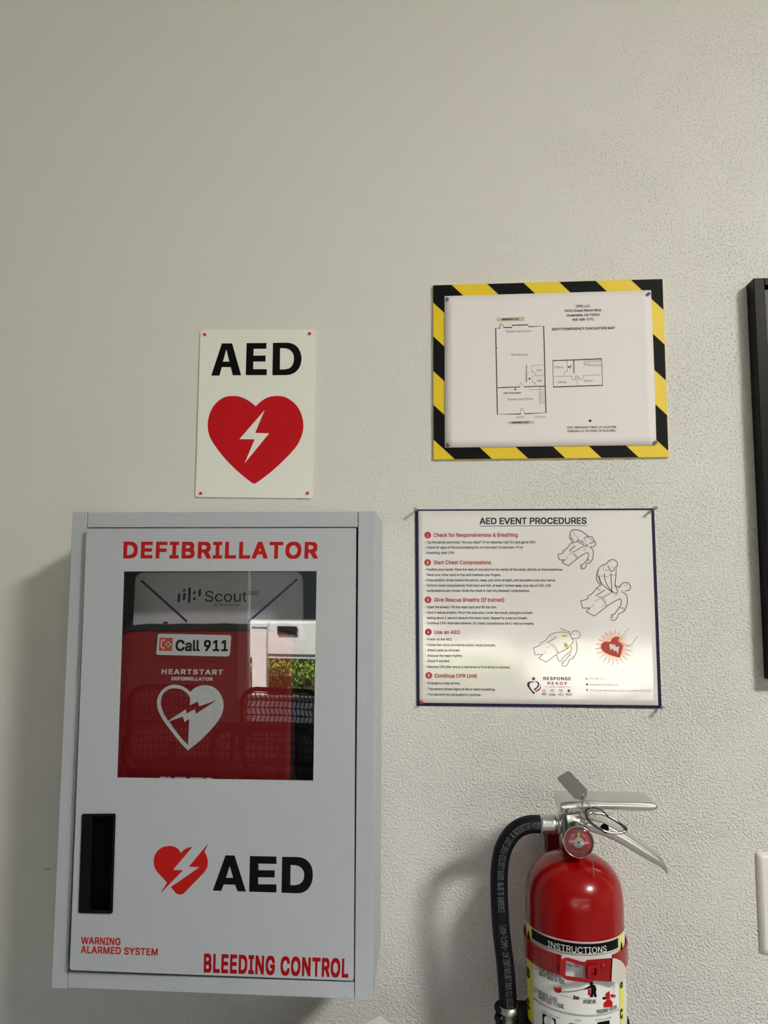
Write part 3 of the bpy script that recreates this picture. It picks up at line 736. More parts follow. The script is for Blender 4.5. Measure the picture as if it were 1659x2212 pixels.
# pen drawings
c10 = crop(1180, 1130, 7.54); c7 = crop(1120, 1340, 5.53)
def drawing(name, c, thick, thin, wt=1.5, wn=.75, mt=None):
    pr = Print(Q9)
    for l in thick: pr.stroke(c(spline(l, False, 3)) if len(l) > 2 else c(l), wt)
    for l in thin: pr.stroke(c(spline(l, False, 3)) if len(l) > 2 else c(l), wn)
    return pr.build(name, mt or mat('drawing_ink', (.035, .03, .03), .5, var=(40, .1)), ps)
M_draw = mat('drawing_ink', (.035, .03, .03), .5, var=(40, .1))
drawing('breathing_check_drawing', c10,
    [[(410, 265), (385, 245), (383, 200), (395, 140), (430, 112), (500, 108), (580, 135), (640, 178), (688, 220)], [(615, 262), (640, 232), (690, 220), (735, 222), (765, 250), (772, 295), (745, 325), (700, 330)],
     [(772, 285), (800, 310), (803, 350), (780, 380), (740, 385), (720, 400)], [(720, 400), (755, 425), (765, 480), (760, 560), (745, 600), (710, 645), (660, 655), (640, 720), (610, 745), (560, 742)],
     [(550, 715), (570, 700), (560, 680), (590, 678)], [(590, 678), (640, 630), (680, 570), (688, 500), (670, 485), (640, 490), (570, 530), (510, 572)],
     [(510, 572), (360, 695)], [(360, 695), (255, 640)], [(255, 640), (300, 598)], [(300, 598), (215, 600)], [(215, 600), (187, 512)], [(187, 512), (275, 488)], [(275, 488), (275, 450), (330, 420), (385, 345), (430, 320)],
     [(390, 240), (430, 320)], [(430, 320), (500, 305)], [(495, 295), (580, 335), (630, 372), (665, 378), (665, 355), (640, 335)], [(505, 270), (570, 295), (620, 325)], [(375, 445), (480, 372)]],
    [[(430, 130), (470, 200), (520, 240), (500, 290)], [(400, 180), (430, 260), (460, 312)], [(415, 230), (440, 290)], [(405, 445), (460, 490), (510, 572)], [(380, 450), (440, 500), (490, 560)], [(440, 465), (600, 375)], [(452, 470), (610, 380)],
     [(345, 545), (340, 575), (305, 598)], [(400, 365), (420, 385)], [(440, 340), (455, 370)], [(655, 600), (690, 590), (715, 610)], [(650, 615), (690, 605), (705, 630)], [(600, 440), (640, 430), (620, 405)], [(620, 280), (640, 270), (655, 300)], [(690, 380), (715, 385), (710, 405)], [(285, 460), (320, 465)], [(365, 520), (410, 485)], [(560, 735), (600, 715)], [(560, 725), (595, 705)], [(580, 280), (610, 285)], [(680, 240), (720, 250), (750, 300)]], mt=M_draw)
drawing('chest_compression_drawing', c10,
    [[(990, 665), (1010, 620), (1060, 595), (1115, 600), (1155, 645), (1158, 705), (1140, 712), (1110, 720)], [(1000, 690), (1040, 770), (1065, 785), (1100, 765), (1110, 730)], [(985, 660), (900, 690), (850, 750), (825, 820), (815, 900), (830, 945)],
     [(830, 945), (885, 1018)], [(1135, 735), (1135, 850), (1118, 1010)], [(945, 820), (960, 930), (1010, 1040), (1070, 1110)], [(860, 860), (890, 960), (960, 1040), (1070, 1120)], [(1060, 820), (1055, 900), (1070, 1100)],
     [(1070, 1110), (1110, 1140), (1155, 1130), (1155, 1080), (1118, 1010)], [(885, 1018), (820, 1060), (750, 1145), (680, 1190), (675, 1225), (690, 1232)], [(1185, 1050), (1210, 1010), (1260, 972), (1320, 970), (1365, 1010), (1372, 1060), (1340, 1095), (1280, 1105)],
     [(1120, 1010), (1180, 1045), (1210, 1030)], [(1265, 1130), (1310, 1180), (1320, 1280), (1305, 1360), (1260, 1440), (1180, 1480), (1150, 1550), (1100, 1585), (1045, 1570)], [(1040, 1545), (1075, 1520), (1060, 1495), (1105, 1490)], [(1105, 1490), (1170, 1400), (1215, 1330), (1222, 1260), (1195, 1240), (1120, 1270), (990, 1352)],
     [(990, 1352), (785, 1515)], [(785, 1515), (650, 1442)], [(650, 1442), (712, 1382)], [(712, 1382), (595, 1385)], [(595, 1385), (560, 1268)], [(560, 1268), (670, 1238)], [(800, 1185), (960, 1090)]],
    [[(835, 1190), (920, 1250), (990, 1352)], [(860, 1185), (940, 1240), (975, 1345)], [(900, 1215), (1075, 1115)], [(910, 1225), (1085, 1128)], [(760, 1320), (765, 1345), (712, 1382)], [(865, 860), (950, 865)], [(960, 875), (1010, 865), (1055, 830)], [(1065, 848), (1130, 845)], [(920, 740), (935, 700), (980, 675)], [(920, 740), (960, 770), (1020, 775)],
     [(850, 740), (850, 860), (900, 1000)], [(830, 830), (860, 940), (900, 1010)], [(1020, 640), (1060, 620)], [(1040, 700), (1080, 730)], [(1110, 1190), (1160, 1160), (1140, 1140)], [(1225, 1100), (1265, 1130), (1225, 1130), (1225, 1100)], [(1180, 1215), (1215, 1220)], [(1190, 1380), (1240, 1390), (1265, 1430)], [(1200, 1370), (1245, 1375), (1275, 1410)], [(810, 1060), (870, 1100)], [(830, 1060), (890, 1090)], [(1080, 1100), (1100, 1130)], [(1060, 1550), (1100, 1530)], [(1270, 1010), (1290, 1020)], [(1305, 1000), (1330, 1010)], [(790, 1275), (870, 1235)], [(900, 1360), (950, 1335)]], mt=M_draw)
drawing('pad_placement_drawing', c7,
    [[(498, 95), (540, 115), (600, 135), (615, 178)], [(625, 175), (640, 140), (685, 124), (725, 140), (738, 180), (718, 212), (672, 218), (645, 215)], [(620, 175), (630, 205), (655, 235)], [(590, 150), (520, 140), (440, 150), (380, 170), (345, 210), (320, 245), (260, 275), (255, 302)],
     [(255, 302), (178, 328)], [(178, 328), (200, 412)], [(200, 412), (288, 408)], [(288, 408), (240, 452)], [(240, 452), (335, 498)], [(335, 498), (470, 395)], [(470, 395), (560, 350), (630, 290), (660, 240)],
     [(450, 412), (485, 490), (505, 485)], [(505, 485), (560, 420), (630, 360), (632, 310)], [(685, 240), (700, 300), (695, 370), (655, 450), (610, 470), (580, 535), (545, 550), (510, 540)], [(510, 520), (535, 510), (525, 490), (550, 488)], [(550, 488), (590, 440), (625, 390)], [(340, 270), (450, 205)]],
    [[(370, 275), (430, 330), (470, 392)], [(395, 270), (450, 330), (475, 385)], [(320, 368), (315, 390), (288, 408)], [(600, 420), (640, 430), (660, 452)], [(380, 185), (405, 210)], [(425, 180), (445, 205)], [(610, 130), (600, 180)], [(650, 160), (665, 170)], [(690, 155), (705, 160)], [(560, 350), (600, 330)], [(270, 290), (300, 285)], [(515, 530), (550, 515)], [(340, 330), (370, 312)]], wt=1.15, wn=.65, mt=M_draw)
pr = Print(Q9, .0003); pr.poly(c7(circ(550, 184, 37, 14, 15))); pr.poly(c7(rpoly([(540, 280), (570, 265), (596, 305), (575, 328), (555, 322)], 12))); pr.build('pad_markers', mat('yellow_pad_print', srgb(215, 205, 60), .4, var=(30, .03)), ps)
# glowing heart print
def glow_material(center, rad):
    M = M_lam.copy(); M.name = 'orange_halo_print'; nt = M.node_tree; b = nt.nodes['Principled BSDF']
    tc = nt.nodes.new('ShaderNodeTexCoord'); v = nt.nodes.new('ShaderNodeVectorMath'); v.operation = 'DISTANCE'; v.inputs[1].default_value = center
    mr = nt.nodes.new('ShaderNodeMapRange'); mr.interpolation_type = 'SMOOTHSTEP'; mr.inputs['From Min'].default_value = rad*.45; mr.inputs['From Max'].default_value = rad
    mx = nt.nodes.new('ShaderNodeMixRGB'); mx.inputs[1].default_value = (*srgb(226, 150, 110), 1); mx.inputs[2].default_value = (*srgb(232, 226, 224), 1)
    nt.links.new(tc.outputs['Object'], v.inputs[0]); nt.links.new(v.outputs['Value'], mr.inputs['Value']); nt.links.new(mr.outputs[0], mx.inputs[0]); nt.links.new(mx.outputs[0], b.inputs['Base Color'])
    return M
gc = c7([(1130, 320)])[0]; gw = Q9(gc[0], gc[1], .0001); rr_ = (Q9(gc[0]+40, gc[1], .0001)-gw).length
Print(Q9, .0001).poly(circ(gc[0], gc[1], 39, 40)).build('orange_halo', glow_material(gw-ps.location, rr_), ps)
Print(Q9, .0002).poly(c7([(1212, 447)]+spline([(1120, 425), (1040, 390), (1000, 355), (985, 315), (1000, 275), (1040, 255), (1100, 258)], False, 3)+spline([(1112, 225), (1150, 198), (1205, 197)], False, 3)+[(1182, 248)]+spline([(1215, 268), (1235, 290), (1252, 300)], False, 3))).build('heart_print', mat('heart_print_red', srgb(190, 62, 52), .45, var=(40, .03)), ps)
Print(Q9, .0003).poly(c7([(1083, 290), (1115, 278), (1125, 300), (1150, 282), (1165, 322), (1203, 310), (1187, 408), (1165, 355), (1140, 372), (1128, 335), (1098, 358)])).build('heart_bolt', M_cwhite, ps)
pr = Print(Q9, .0002)
for i in range(22):
    a = math.radians(-78+i*360/22+8)
    if -62 < math.degrees(a) % 360-360 < -20 or 300 < math.degrees(a) % 360 < 342: continue
    r1_, r2_ = (150, 215) if math.sin(a) > -.2 else (150, 210)
    pr.stroke(c7([(1140+r1_*math.cos(a), 320+r1_*math.sin(a)), (1140+(r2_+10)*math.cos(a), 325+r2_*math.sin(a))]), .8)
pr.stroke(c7(spline([(1322, 97), (1262, 150), (1255, 172), (1215, 200), (1182, 248)], False, 3)), .8); pr.stroke(c7(spline([(1182, 248), (1230, 225), (1290, 180), (1262, 178)], False, 3)), .6); pr.stroke(c7(spline([(1205, 262), (1290, 300), (1360, 275), (1420, 193)], False, 4)), .8)
pr.build('ray_lines', mat('brown_ray_print', (.12, .05, .035), .5, var=(40, .05)), ps)
# logo and contact lines
pr = Print(Q9); pr.poly(c7(circ(180, 698, 20, 20))); pr.poly(c7(spline([(262, 770), (268, 800), (255, 830), (220, 852), (200, 845), (240, 820), (258, 795)], True, 3))); pr.build('logo_red', M_brick, ps)
pr = Print(Q9)
pr.poly(c7([(178, 882), (130, 820), (105, 785), (102, 755), (120, 735), (160, 728), (185, 735), (178, 745), (150, 742), (132, 758), (135, 790), (165, 840), (202, 865)]))
pr.poly(c7([(180, 825), (215, 800), (232, 770), (225, 745), (205, 735), (190, 738), (200, 728), (225, 728), (245, 745), (250, 772), (235, 800), (195, 840)])); pr.build('logo_navy', mat('logo_navy_print', srgb(34, 32, 50), .4, var=(40, .05)), ps)
pr = Print(Q9)
def T7(p, body, xl, yb, xr, cap, b=0, **k): p.text(body, 1120+xl/5.53, 1340+yb/5.53, 1120+xr/5.53, cap/5.53, bold=b, **k)
T7(pr, 'RESPONSE', 298, 712, 625, 36, .02, xd=(1, .008), space=1.15); T7(pr, 'family of brands', 370, 800, 555, 12, .005, slant=.2); pr.stroke(c7([(310, 792), (357, 793)]), .5); pr.stroke(c7([(572, 795), (620, 796)]), .5)
T7(pr, 'AED', 277, 886, 332, 20, .02); T7(pr, 'CPR1', 367, 898, 442, 20, .02); T7(pr, 'AED', 473, 892, 540, 20, .01, space=1.2); T7(pr, 'MDSI', 565, 893, 640, 22, .01)
for x in (303, 405, 505): pr.stroke(c7(spline([(x, 858), (x-22, 838), (x-12, 825), (x, 833), (x+12, 825), (x+22, 838), (x, 858)], False, 3)), .7); pr.poly(c7(circ(x, 840, 5, 8)))
pr.poly(c7(circ(602, 843, 17, 14)), c7(circ(606, 846, 6, 8))); pr.stroke(c7([(277, 893), (332, 894)]), .5); pr.stroke(c7([(475, 898), (540, 899)]), .4); pr.stroke(c7([(565, 899), (642, 900)]), .4)
pr.build('logo_lettering', M_fine, ps)
pr = Print(Q9); T7(pr, 'READY', 347, 768, 583, 34, .018, xd=(1, .008), space=1.3); pr.build('logo_red_lettering', M_brick, ps)
pr = Print(Q9)
T7(pr, '855-888-2771', 848, 706, 1032, 22, -.002, res=1); T7(pr, 'info@responseready.com', 848, 778, 1192, 22, -.002, xd=(1, .006), res=1); T7(pr, '3652 Ocean Ranch Blvd, Suite A, Oceanside CA 92056', 848, 846, 1582, 22, -.002, xd=(1, .010), res=1)
pr.build('contact_lettering', mat('light_grey_print', (.22, .2, .18), .5, var=(40, .05)), ps)
pr = Print(Q9); pr.stroke(c7(spline([(806, 684), (808, 700), (828, 708)], False, 3)), 1.6); pr.poly(c7(rpoly([(806, 755), (832, 755), (832, 776), (806, 776)], 4))); pr.poly(c7([(808, 822), (818, 816), (828, 822), (829, 834), (818, 848), (807, 834)]), c7(circ(818, 829, 4, 8)))
pr.build('contact_icons', M_brick, ps)
for nm, (x, y), mt, kind in (('upper left', (53, 68), M_pinst, 'dark steel'), ('upper right', (1567, 60), M_pinst, 'dark steel'), ('lower right', (1617, 1322), M_pinst, 'dark steel'), ('lower left', (89, 1294), M_pinred, 'red')):
    q = c9([(x, y)])[0]
    pin(Q9, q[0], q[1], .0023, .010, mt, f'{kind} pin in the {nm} corner of the procedures poster', 'pins of the procedures poster', tall=(mt is M_pinst))

# ================================================================== PICTURE FRAME (right edge)
pf = root('picture_frame', 'dark red picture in a deep black frame, right of the evacuation map', 'picture', (0.62, 0, 1.32))
fx0 = P(1612, 607, 0).x; yf_ = -.024
fz1 = P(1630, 601, yf_).z; fz0 = P(1655, 1470, yf_).z
fx0 = P(1629, 1000, yf_).x
fx0 = P(1612, 607, -.001).x
fw2 = .014; fx1 = fx0+.36
mb = MB(); mb.box((fx0, yf_, fz0), (fx0+fw2, -.0005, fz1)); mb.build('frame_bar', M_frame, pf, bevel=.0008)
MB().box((fx1-fw2, yf_, fz0), (fx1, -.0005, fz1)).build('frame_bar', M_frame, pf, bevel=.0008)
MB().box((fx0+fw2, yf_, fz1-fw2*.7), (fx1-fw2, -.0005, fz1)).build('frame_bar', M_frame, pf, bevel=.0008)
MB().box((fx0+fw2, yf_, fz0), (fx1-fw2, -.0005, fz0+fw2*.7)).build('frame_bar', M_frame, pf, bevel=.0008)
MB().box((fx0+fw2, -.016, fz0+.009), (fx1-fw2, -.012, fz1-.009)).build('picture', mat('dark_red_picture', srgb(48, 10, 15), .35, var=(7, .5), spec=.2), pf)

# ================================================================== SWITCH PLATE (right edge)
sw = root('switch_plate', 'white switch plate on the wall to the right of the fire extinguisher', 'switch plate', (0.53, 0, 1.02))
sx0 = P(1635, 1900, -.002).x; sz1 = P(1650, 1841, -.004).z; sz0 = P(1650, 2063, -.004).z; sx1 = sx0+.075
def plate_ring(y, g): return [Vector((x, y, z)) for x, z in rrect(sx0+g, sz0+g, sx1-g, sz1-g, .004, 4)]
MB().loft([plate_ring(-.0003, 0), plate_ring(-.0015, 0), plate_ring(-.0065, .0042), plate_ring(-.0072, .0065)]).build('plate', M_switch, sw)
sxm = (sx0+sx1)/2; szm = (sz0+sz1)/2
MB().box((sxm-.012, -.0105, szm-.026), (sxm+.012, -.0071, szm+.026)).build('rocker', M_switch, sw, bevel=.001)

# ================================================================== WHITE CARTON (bottom edge) on a small stand
zc = 0.985; ap = None
yb_ = -.085
ap = P(822, 2191, yb_); ztop = ap.z
a1 = Vector((-.64, -.72, 0)).normalized(); a2 = Vector((.66, -.78, 0)).normalized()
A = Vector((ap.x, yb_, 0)); w_, d_ = .20, .14
cs = [A, A+a2*d_, A+a2*d_+a1*w_, A+a1*w_]
bx = MB().prism([Vector((p.x, p.y, ztop)) for p in cs], [Vector((p.x, p.y, .745)) for p in cs]).build('carton', M_box, bevel=.002)
tag(bx, 'white carton standing below the defibrillator cabinet, only its top corner in view', 'box')
st = root('side_table', 'small grey table under the white carton against the wall', 'table', (ap.x, -.25, 0))
MB().box((ap.x-.30, -.48, .72), (ap.x+.30, -.02, .744)).build('tabletop', M_plain, st, bevel=.003)
for sx_ in (-1, 1):
    for yy in (-.46, -.06): MB().box((ap.x+sx_*.27-.015, yy, 0), (ap.x+sx_*.27+.015, yy+.03, .7195)).build('leg', M_black, st)
# ================================================================== FIRE EXTINGUISHER
AX, AY, AR = .156, -.108, .054
CYL = Cyl(AX, AY, AR)
ex = root('fire_extinguisher', 'red fire extinguisher with black hose and round gauge hanging on the wall', 'fire extinguisher', (AX, AY, .82))
prof = [(.820, .030), (.820, .047), (.824, .0525), (.832, .054), (1.104, .054), (1.116, .0533), (1.126, .0510), (1.135, .0465), (1.142, .0405), (1.147, .0335), (1.1505, .026), (1.1525, .019), (1.154, .0145), (1.163, .0130)]
MB().lathe((AX, AY, 0), (0, 0, 1), prof, 72).build('cylinder', M_extred, ex)
MB().lathe((AX, AY, 0), (0, 0, 1), [(1.158, .0132), (1.158, .0150), (1.170, .0150), (1.170, .0125)], 32).build('neck_ring', M_strap, ex)
# label
def th(px, py): p = CYL(px, py); return math.atan2(p.y-AY, p.x-AX)
def patch(a0, a1, z0, z1, off, n=40):
    mb = MB(); vs = []
    for i in range(n+1):
        a = a0+(a1-a0)*i/n; r = AR+off
        vs += [(AX+r*math.cos(a), AY+r*math.sin(a), z0), (AX+r*math.cos(a), AY+r*math.sin(a), z1)]
    return mb.add(vs, [(2*i, 2*i+2, 2*i+3, 2*i+1) for i in range(n)], True)
class CylUV:
    def __call__(s, u, v, off=0.0):
        a = u/1000/AR; r = AR+off
        return Vector((AX+r*math.cos(a), AY+r*math.sin(a), -v/1000))
UV = CylUV()
def cu(px, py):
    p = CYL(px, py); return (math.atan2(p.y-AY, p.x-AX)*AR*1000, -p.z*1000)
lz1 = CYL(1270, 2035).z
tl, tr = th(1150.5, 2080), th(1336, 2080)
lblo = patch(-math.pi*.98, -.02, .85, lz1, .0002, 64).build('label', M_label, ex, fixn=False)
for a0, a1 in ((th(1138.5, 2080), th(1149.5, 2080)), (th(1337.5, 2080), th(1345, 2080))): patch(a0, a1, .86, lz1-.0002, .0004, 8).build('yellow_stripe', M_lyel, lblo, fixn=False)
bz1 = CYL(1262, 2038.5).z; bz0 = CYL(1262, 2059.5).z
patch(tl+.01, tr-.01, bz0, bz1, .0005).build('title_bar', M_ink, lblo, fixn=False)
cB = crop(1040, 1900, 3.77)
def TU(p, body, a, b, cap, bold=.01, **k):
    if p.sep: p.new()
    (ua, va), (ub, vb) = cu(*cB([a])[0]), cu(*cB([b])[0]); v = (va+vb)/2
    vs, fs, (x0, x1, Hh) = glyphs(body, bold, k.get('res', 2), k.get('space', 1.0))
    cap = cap/3.77/1661*.875*1000
    p.m.add([UV(ua+(q[0]-x0)/(x1-x0)*(ub-ua), v-q[1]/Hh*cap, p.off+LAY*(q[2] if len(q) > 2 else 0)) for q in vs], fs)
pr = Print(UV, .0008); TU(pr, 'INSTRUCTIONS', (543, 537), (1016, 588), 44, .006, res=4); pr.build('title_lettering', M_cwhite, lblo)
pr = Print(UV, .0007)
TU(pr, 'START BACK 8 FEET.', (471, 738), (678, 809), 28, .012); TU(pr, 'AIM AT BASE OF FIRE.', (471, 775), (683, 846), 28, .012)
TU(pr, 'SQUEEZE LEVER.', (469, 935), (622, 987), 28, .01); TU(pr, 'SWEEP SIDE TO SIDE.', (469, 972), (677, 1040), 28, .01); TU(pr, 'RING PIN.', (690, 697), (795, 712), 24, .01)
TU(pr, '2m', (748, 970), (795, 974), 26, .03); TU(pr, 'APUNTAR', (828, 1007), (930, 1006), 28, .01); TU(pr, 'PRESIONAR Y APLICAR', (937, 1088), (1098, 1048), 26, .01)
TU(pr, 'ORDINARY · WOOD · PAPER', (492, 1083), (636, 1118), 10, .0, res=1); TU(pr, 'LIQUIDS', (760, 1148), (818, 1152), 10, .0, res=1); TU(pr, 'ELECTRICAL EQUIPMENT', (925, 1150), (1058, 1122), 10, .0, res=1)
pr.build('instruction_lettering', M_fine, lblo)
def uvpoly(pts): return [cu(*q) for q in cB(pts)]
pr = Print(UV, .0007)
pr.stroke(uvpoly(circ(449, 710, 16, 16)), .35, closed=True); TU(pr, '2', (444, 722), (455, 725), 22, .0)
pr.stroke(uvpoly(circ(445, 900, 16, 16)), .35, closed=True); TU(pr, '3', (440, 911), (451, 914), 22, .0)
pr.build('step_numbers', mat('dull_red_print', srgb(150, 60, 60), .4, var=(30, .05)), lblo)
pr = Print(UV, .0008, sep=True)
for ch, y in (('A', 487), ('B', 790), ('C', 1042)): TU(pr, ch, (377, y-4), (404-y*.006, y+10), 68, .03, res=3)
for ch, y in (('A', 585), ('B', 880), ('C', 1130)): TU(pr, ch, (1127, y), (1146, y-10), 66, .03, res=3)
pr.build('class_letter', M_ink, lblo)
pr = Print(UV, .0007)   # standing figure with extinguisher
pr.poly(uvpoly(circ(893, 842, 15, 14))); pr.poly(uvpoly([(838, 885), (870, 870), (900, 850), (925, 860), (935, 890), (930, 915), (938, 952), (915, 955), (912, 925), (905, 955), (880, 955), (892, 920), (892, 880), (860, 890), (836, 894)]))
pr.poly(uvpoly([(985, 955), (1012, 953), (1012, 972), (985, 975)]))
pr.stroke(uvpoly([(655, 914), (720, 912), (780, 902), (838, 888)]), .6)
pr.stroke(uvpoly([(640, 936), (738, 960)]), .25); pr.stroke(uvpoly([(805, 966), (885, 968)]), .25)
pr.stroke(uvpoly([(1050, 905), (1085, 858)]), .3); pr.stroke(uvpoly([(1060, 960), (1080, 905), (1078, 862)]), .3); pr.stroke(uvpoly([(1055, 965), (1090, 960)]), .3)
pr.build('figure_print', M_ink, lblo)
pr = Print(UV, .0007, sep=True)
pr.poly(uvpoly([(592, 855), (606, 890), (615, 872), (625, 895), (632, 868), (642, 893), (652, 868), (655, 910), (640, 922), (608, 916), (597, 900)]))
pr.poly(uvpoly([(866, 890), (886, 888), (888, 938), (868, 940)])); pr.poly(uvpoly([(992, 1005), (1020, 975), (1045, 972), (1064, 995), (1062, 1035), (995, 1040)])); pr.poly(uvpoly([(1008, 925), (1040, 905), (1045, 970), (1012, 975)])); pr.poly(uvpoly([(1050, 930), (1092, 940), (1085, 955), (1050, 955)]))
pr.build('red_pictogram', M_red, lblo)
pr = Print(UV, .0007)
def uarc(x0, y0, x1, y1, n=14):   # constant-height line on the label between two photo columns
    (a, va), (b, vb) = cu(*cB([(x0, y0)])[0]), cu(*cB([(x1, y1)])[0]); v = (va+vb)/2; return [(a+(b-a)*i/n, v) for i in range(n+1)]
uL, uR = tl*AR*1000+.6, tr*AR*1000-.6
za, zb_, zc_ = -(bz0*1000-1.2), -cu(*cB([(770, 1100)])[0])[1]*-1, 0
zb_ = cu(*cB([(770, 1100)])[0])[1]
def rbox(v0, v1): return [(x, y) for x, y in rrect(uL, v0, uR, v1, 2.0, 4)]
def dens(l):
    o = []
    for i in range(len(l)):
        a, b = l[i], l[(i+1) % len(l)]; k = max(1, int(abs(b[0]-a[0])/3))
        o += [(a[0]+(b[0]-a[0])*j/k, a[1]+(b[1]-a[1])*j/k) for j in range(k)]
    return o
pr.stroke(dens(rbox(-bz1*1000-.9, -bz0*1000+1.0)), .3, closed=True)
pr.stroke(dens(rbox(-bz0*1000+1.8, zb_-.6)), .35, closed=True); pr.stroke(dens(rbox(zb_+.5, zb_+42)), .35, closed=True)
pr.build('box_lines', M_grayink, lblo)
pr = Print(UV, .0007)
for x0, y0, x1 in ((500, 1086, 606), (716, 1166, 836), (942, 1160, 1040)):
    (a, va), (b, vb) = cu(*cB([(x0, y0)])[0]), cu(*cB([(x1, y0)])[0]); pr.poly(dens(rrect(a, va, b, va+12, .8, 3)))
pr.build('pictogram_squares', M_ink, lblo)
pr = Print(UV, .0009)
pr.poly(uvpoly([(520, 1110), (560, 1125), (552, 1150), (540, 1180), (520, 1175), (512, 1140)])); pr.poly(uvpoly([(585, 1130), (598, 1165), (590, 1190), (560, 1185), (570, 1150)])); pr.build('pictogram_flames', M_cwhite, lblo)

# valve, levers, gauge
YV = AY
vx = P(1241, 1780, YV).x
def sup(c, ax, ay, zz, n=28, e=3.0):   # horizontal super-ellipse ring
    out = []
    for k in range(n):
        t = 2*math.pi*k/n; ct, st_ = math.cos(t), math.sin(t)
        out.append(Vector((c[0]+ax*abs(ct)**(2/e)*(1 if ct >= 0 else -1), c[1]+ay*abs(st_)**(2/e)*(1 if st_ >= 0 else -1), zz)))
    return out
kz = lambda y: P(1240, y, YV).z
mb = MB(); rings = []
for y, hw, hy, e in ((1848, .0105, .0105, 2), (1838, .0125, .0125, 2), (1826, .0150, .0145, 2.4), (1810, .0165, .0150, 3), (1795, .0170, .0150, 3.5), (1778, .0172, .0150, 3.5), (1762, .0170, .0145, 4), (1748, .0165, .0135, 4), (1738, .0155, .0125, 4), (1732, .0130, .010, 4)):
    rings.append(sup((vx-.0005, YV), hw, hy, kz(y), e=e))
mb.loft(rings).build('valve_body', M_steel, ex)
# hose coupling
ca = P(1166, 1780, YV); cb = P(1214, 1781, YV); L_ = (cb-ca).length; ax_ = (cb-ca).normalized()
k1 = lambda px: (px-1166)/48*L_
mb = MB()
mb.lathe(ca, ax_, [(k1(1166), .0090), (k1(1167), .0104), (k1(1172), .0108), (k1(1177), .0101), (k1(1182), .0108), (k1(1187), .0101), (k1(1192), .0108), (k1(1197), .0104), (k1(1200), .0100), (k1(1200.5), .0088), (k1(1204), .0088), (k1(1204.5), .0106), (k1(1209), .0106), (k1(1209.5), .008), (k1(1216), .008)], 40).build('hose_coupling', M_alu, ex)
def lever(name, secs, yf, yb, material, e=3.2, n=24, thick=None):
    """lofted lever: secs = list of (px, ytop, ybot[, yfront, yback])"""
    rings = []
    for s_ in secs:
        f, b_ = (s_[3], s_[4]) if len(s_) > 3 else (yf, yb)
        a = P(s_[0], s_[1], f); c = P(s_[0], s_[2], f)
        cz, hz, cy, hy = (a.z+c.z)/2, (a.z-c.z)/2, (f+b_)/2, abs(b_-f)/2; xx = (a.x+c.x)/2
        r = []
        for k in range(n):
            t = 2*math.pi*k/n; ct, st_ = math.cos(t), math.sin(t)
            r.append(Vector((xx, cy+hy*abs(ct)**(2/e)*(1 if ct >= 0 else -1), cz+hz*abs(st_)**(2/e)*(1 if st_ >= 0 else -1))))
        rings.append(r)
    return MB().loft(rings).build(name, material, ex)
# the upper lever: cheeks over the valve, then a broad pressed handle
lever('upper_lever', [(1211, 1736, 1752), (1214, 1732, 1762), (1225, 1730, 1764), (1245, 1729, 1762), (1265, 1728, 1757), (1285, 1728.5, 1757), (1298, 1730, 1754), (1304, 1731, 1751), (1340, 1731.5, 1752), (1380, 1732, 1754), (1398, 1733, 1755), (1408, 1734.5, 1754), (1416, 1737, 1751), (1420, 1740, 1747)], -.1265, -.078, M_nickel, e=6)
lever('carry_handle', [(1262, 1776, 1790), (1268, 1770, 1797), (1280, 1770, 1800), (1300, 1776, 1806), (1325, 1788, 1817), (1348, 1800, 1829), (1375, 1817, 1846), (1398, 1832, 1860), (1415, 1843, 1869), (1428, 1852, 1876), (1435, 1861, 1883), (1440, 1872, 1888), (1443.5, 1882, 1890)], -.1215, -.0915, M_nickel, e=6)
rv = P(1228, 1753, -.1265); MB().lathe(rv, (0, -1, 0), [(-.002, .0036), (.0005, .0036), (.0018, .0030), (.0027, .0018), (.003, .0003)], 20).build('rivet', M_steel, ex)
rv = P(1306, 1789, -.1218); MB().lathe(rv, (0, -1, .15), [(-.001, .0048), (.0003, .0048), (.0006, .0040), (.0006, .0001)], 20).build('pin_hole', M_dark, ex)
gy = -.1385; gc_ = P(1250, 1819, gy); gn = Vector((-.05, -1, .12)).normalized()
MB().lathe(gc_-gn*.010, gn, [(-.006, .008), (0, .0100), (.002, .0158), (.0095, .0168), (.0108, .0166), (.0110, .0158), (.0085, .0156)], 48, caps=False).build('gauge_rim', M_steel, ex)
gd = MB().lathe(gc_-gn*.010, gn, [(.0080, .0160), (.0084, .0001)], 40, caps=False).build('gauge_dial', mat('gauge_red', srgb(165, 25, 40), .35, var=(60, .04)), ex)
GP = Plane(gc_-gn*.0014, gn)
MB().lathe(gc_-gn*.0012, gn, [(.0, .0158), (.0007, .0149), (.0017, .0110), (.0021, .006), (.0022, .0001)], 40, caps=False).build('gauge_lens', M_gauge, ex)
GX, GYp = 1250, 1819
pr = Print(GP, .0001); pr.poly(circ(GX, GYp+1, 11.5, 28)); pr.build('dial_centre', mat('dial_silver', (.42, .41, .40), .4, metal=.3, var=(50, .1)), ex)
pr = Print(GP, .0001); pr.poly([(GX-5.5, GYp-26), (GX+5.5, GYp-26), (GX+3, GYp-12), (GX-3, GYp-12)]); pr.build('dial_green', mat('dial_green', srgb(60, 110, 70), .4, var=(50, .05)), ex)
pr = Print(GP, .0003); pr.poly([(GX-.7, GYp-22), (GX+.7, GYp-22), (GX+2.2, GYp-9), (GX-2.2, GYp-9)]); pr.build('gauge_needle', mat('dial_yellow', srgb(215, 190, 70), .4, var=(50, .05)), ex)
pr = Print(GP, .0003); pr.poly(circ(GX, GYp+1, 2.2, 14)); pr.build('dial_hub', M_dark, ex)
pr = Print(GP, .0002)
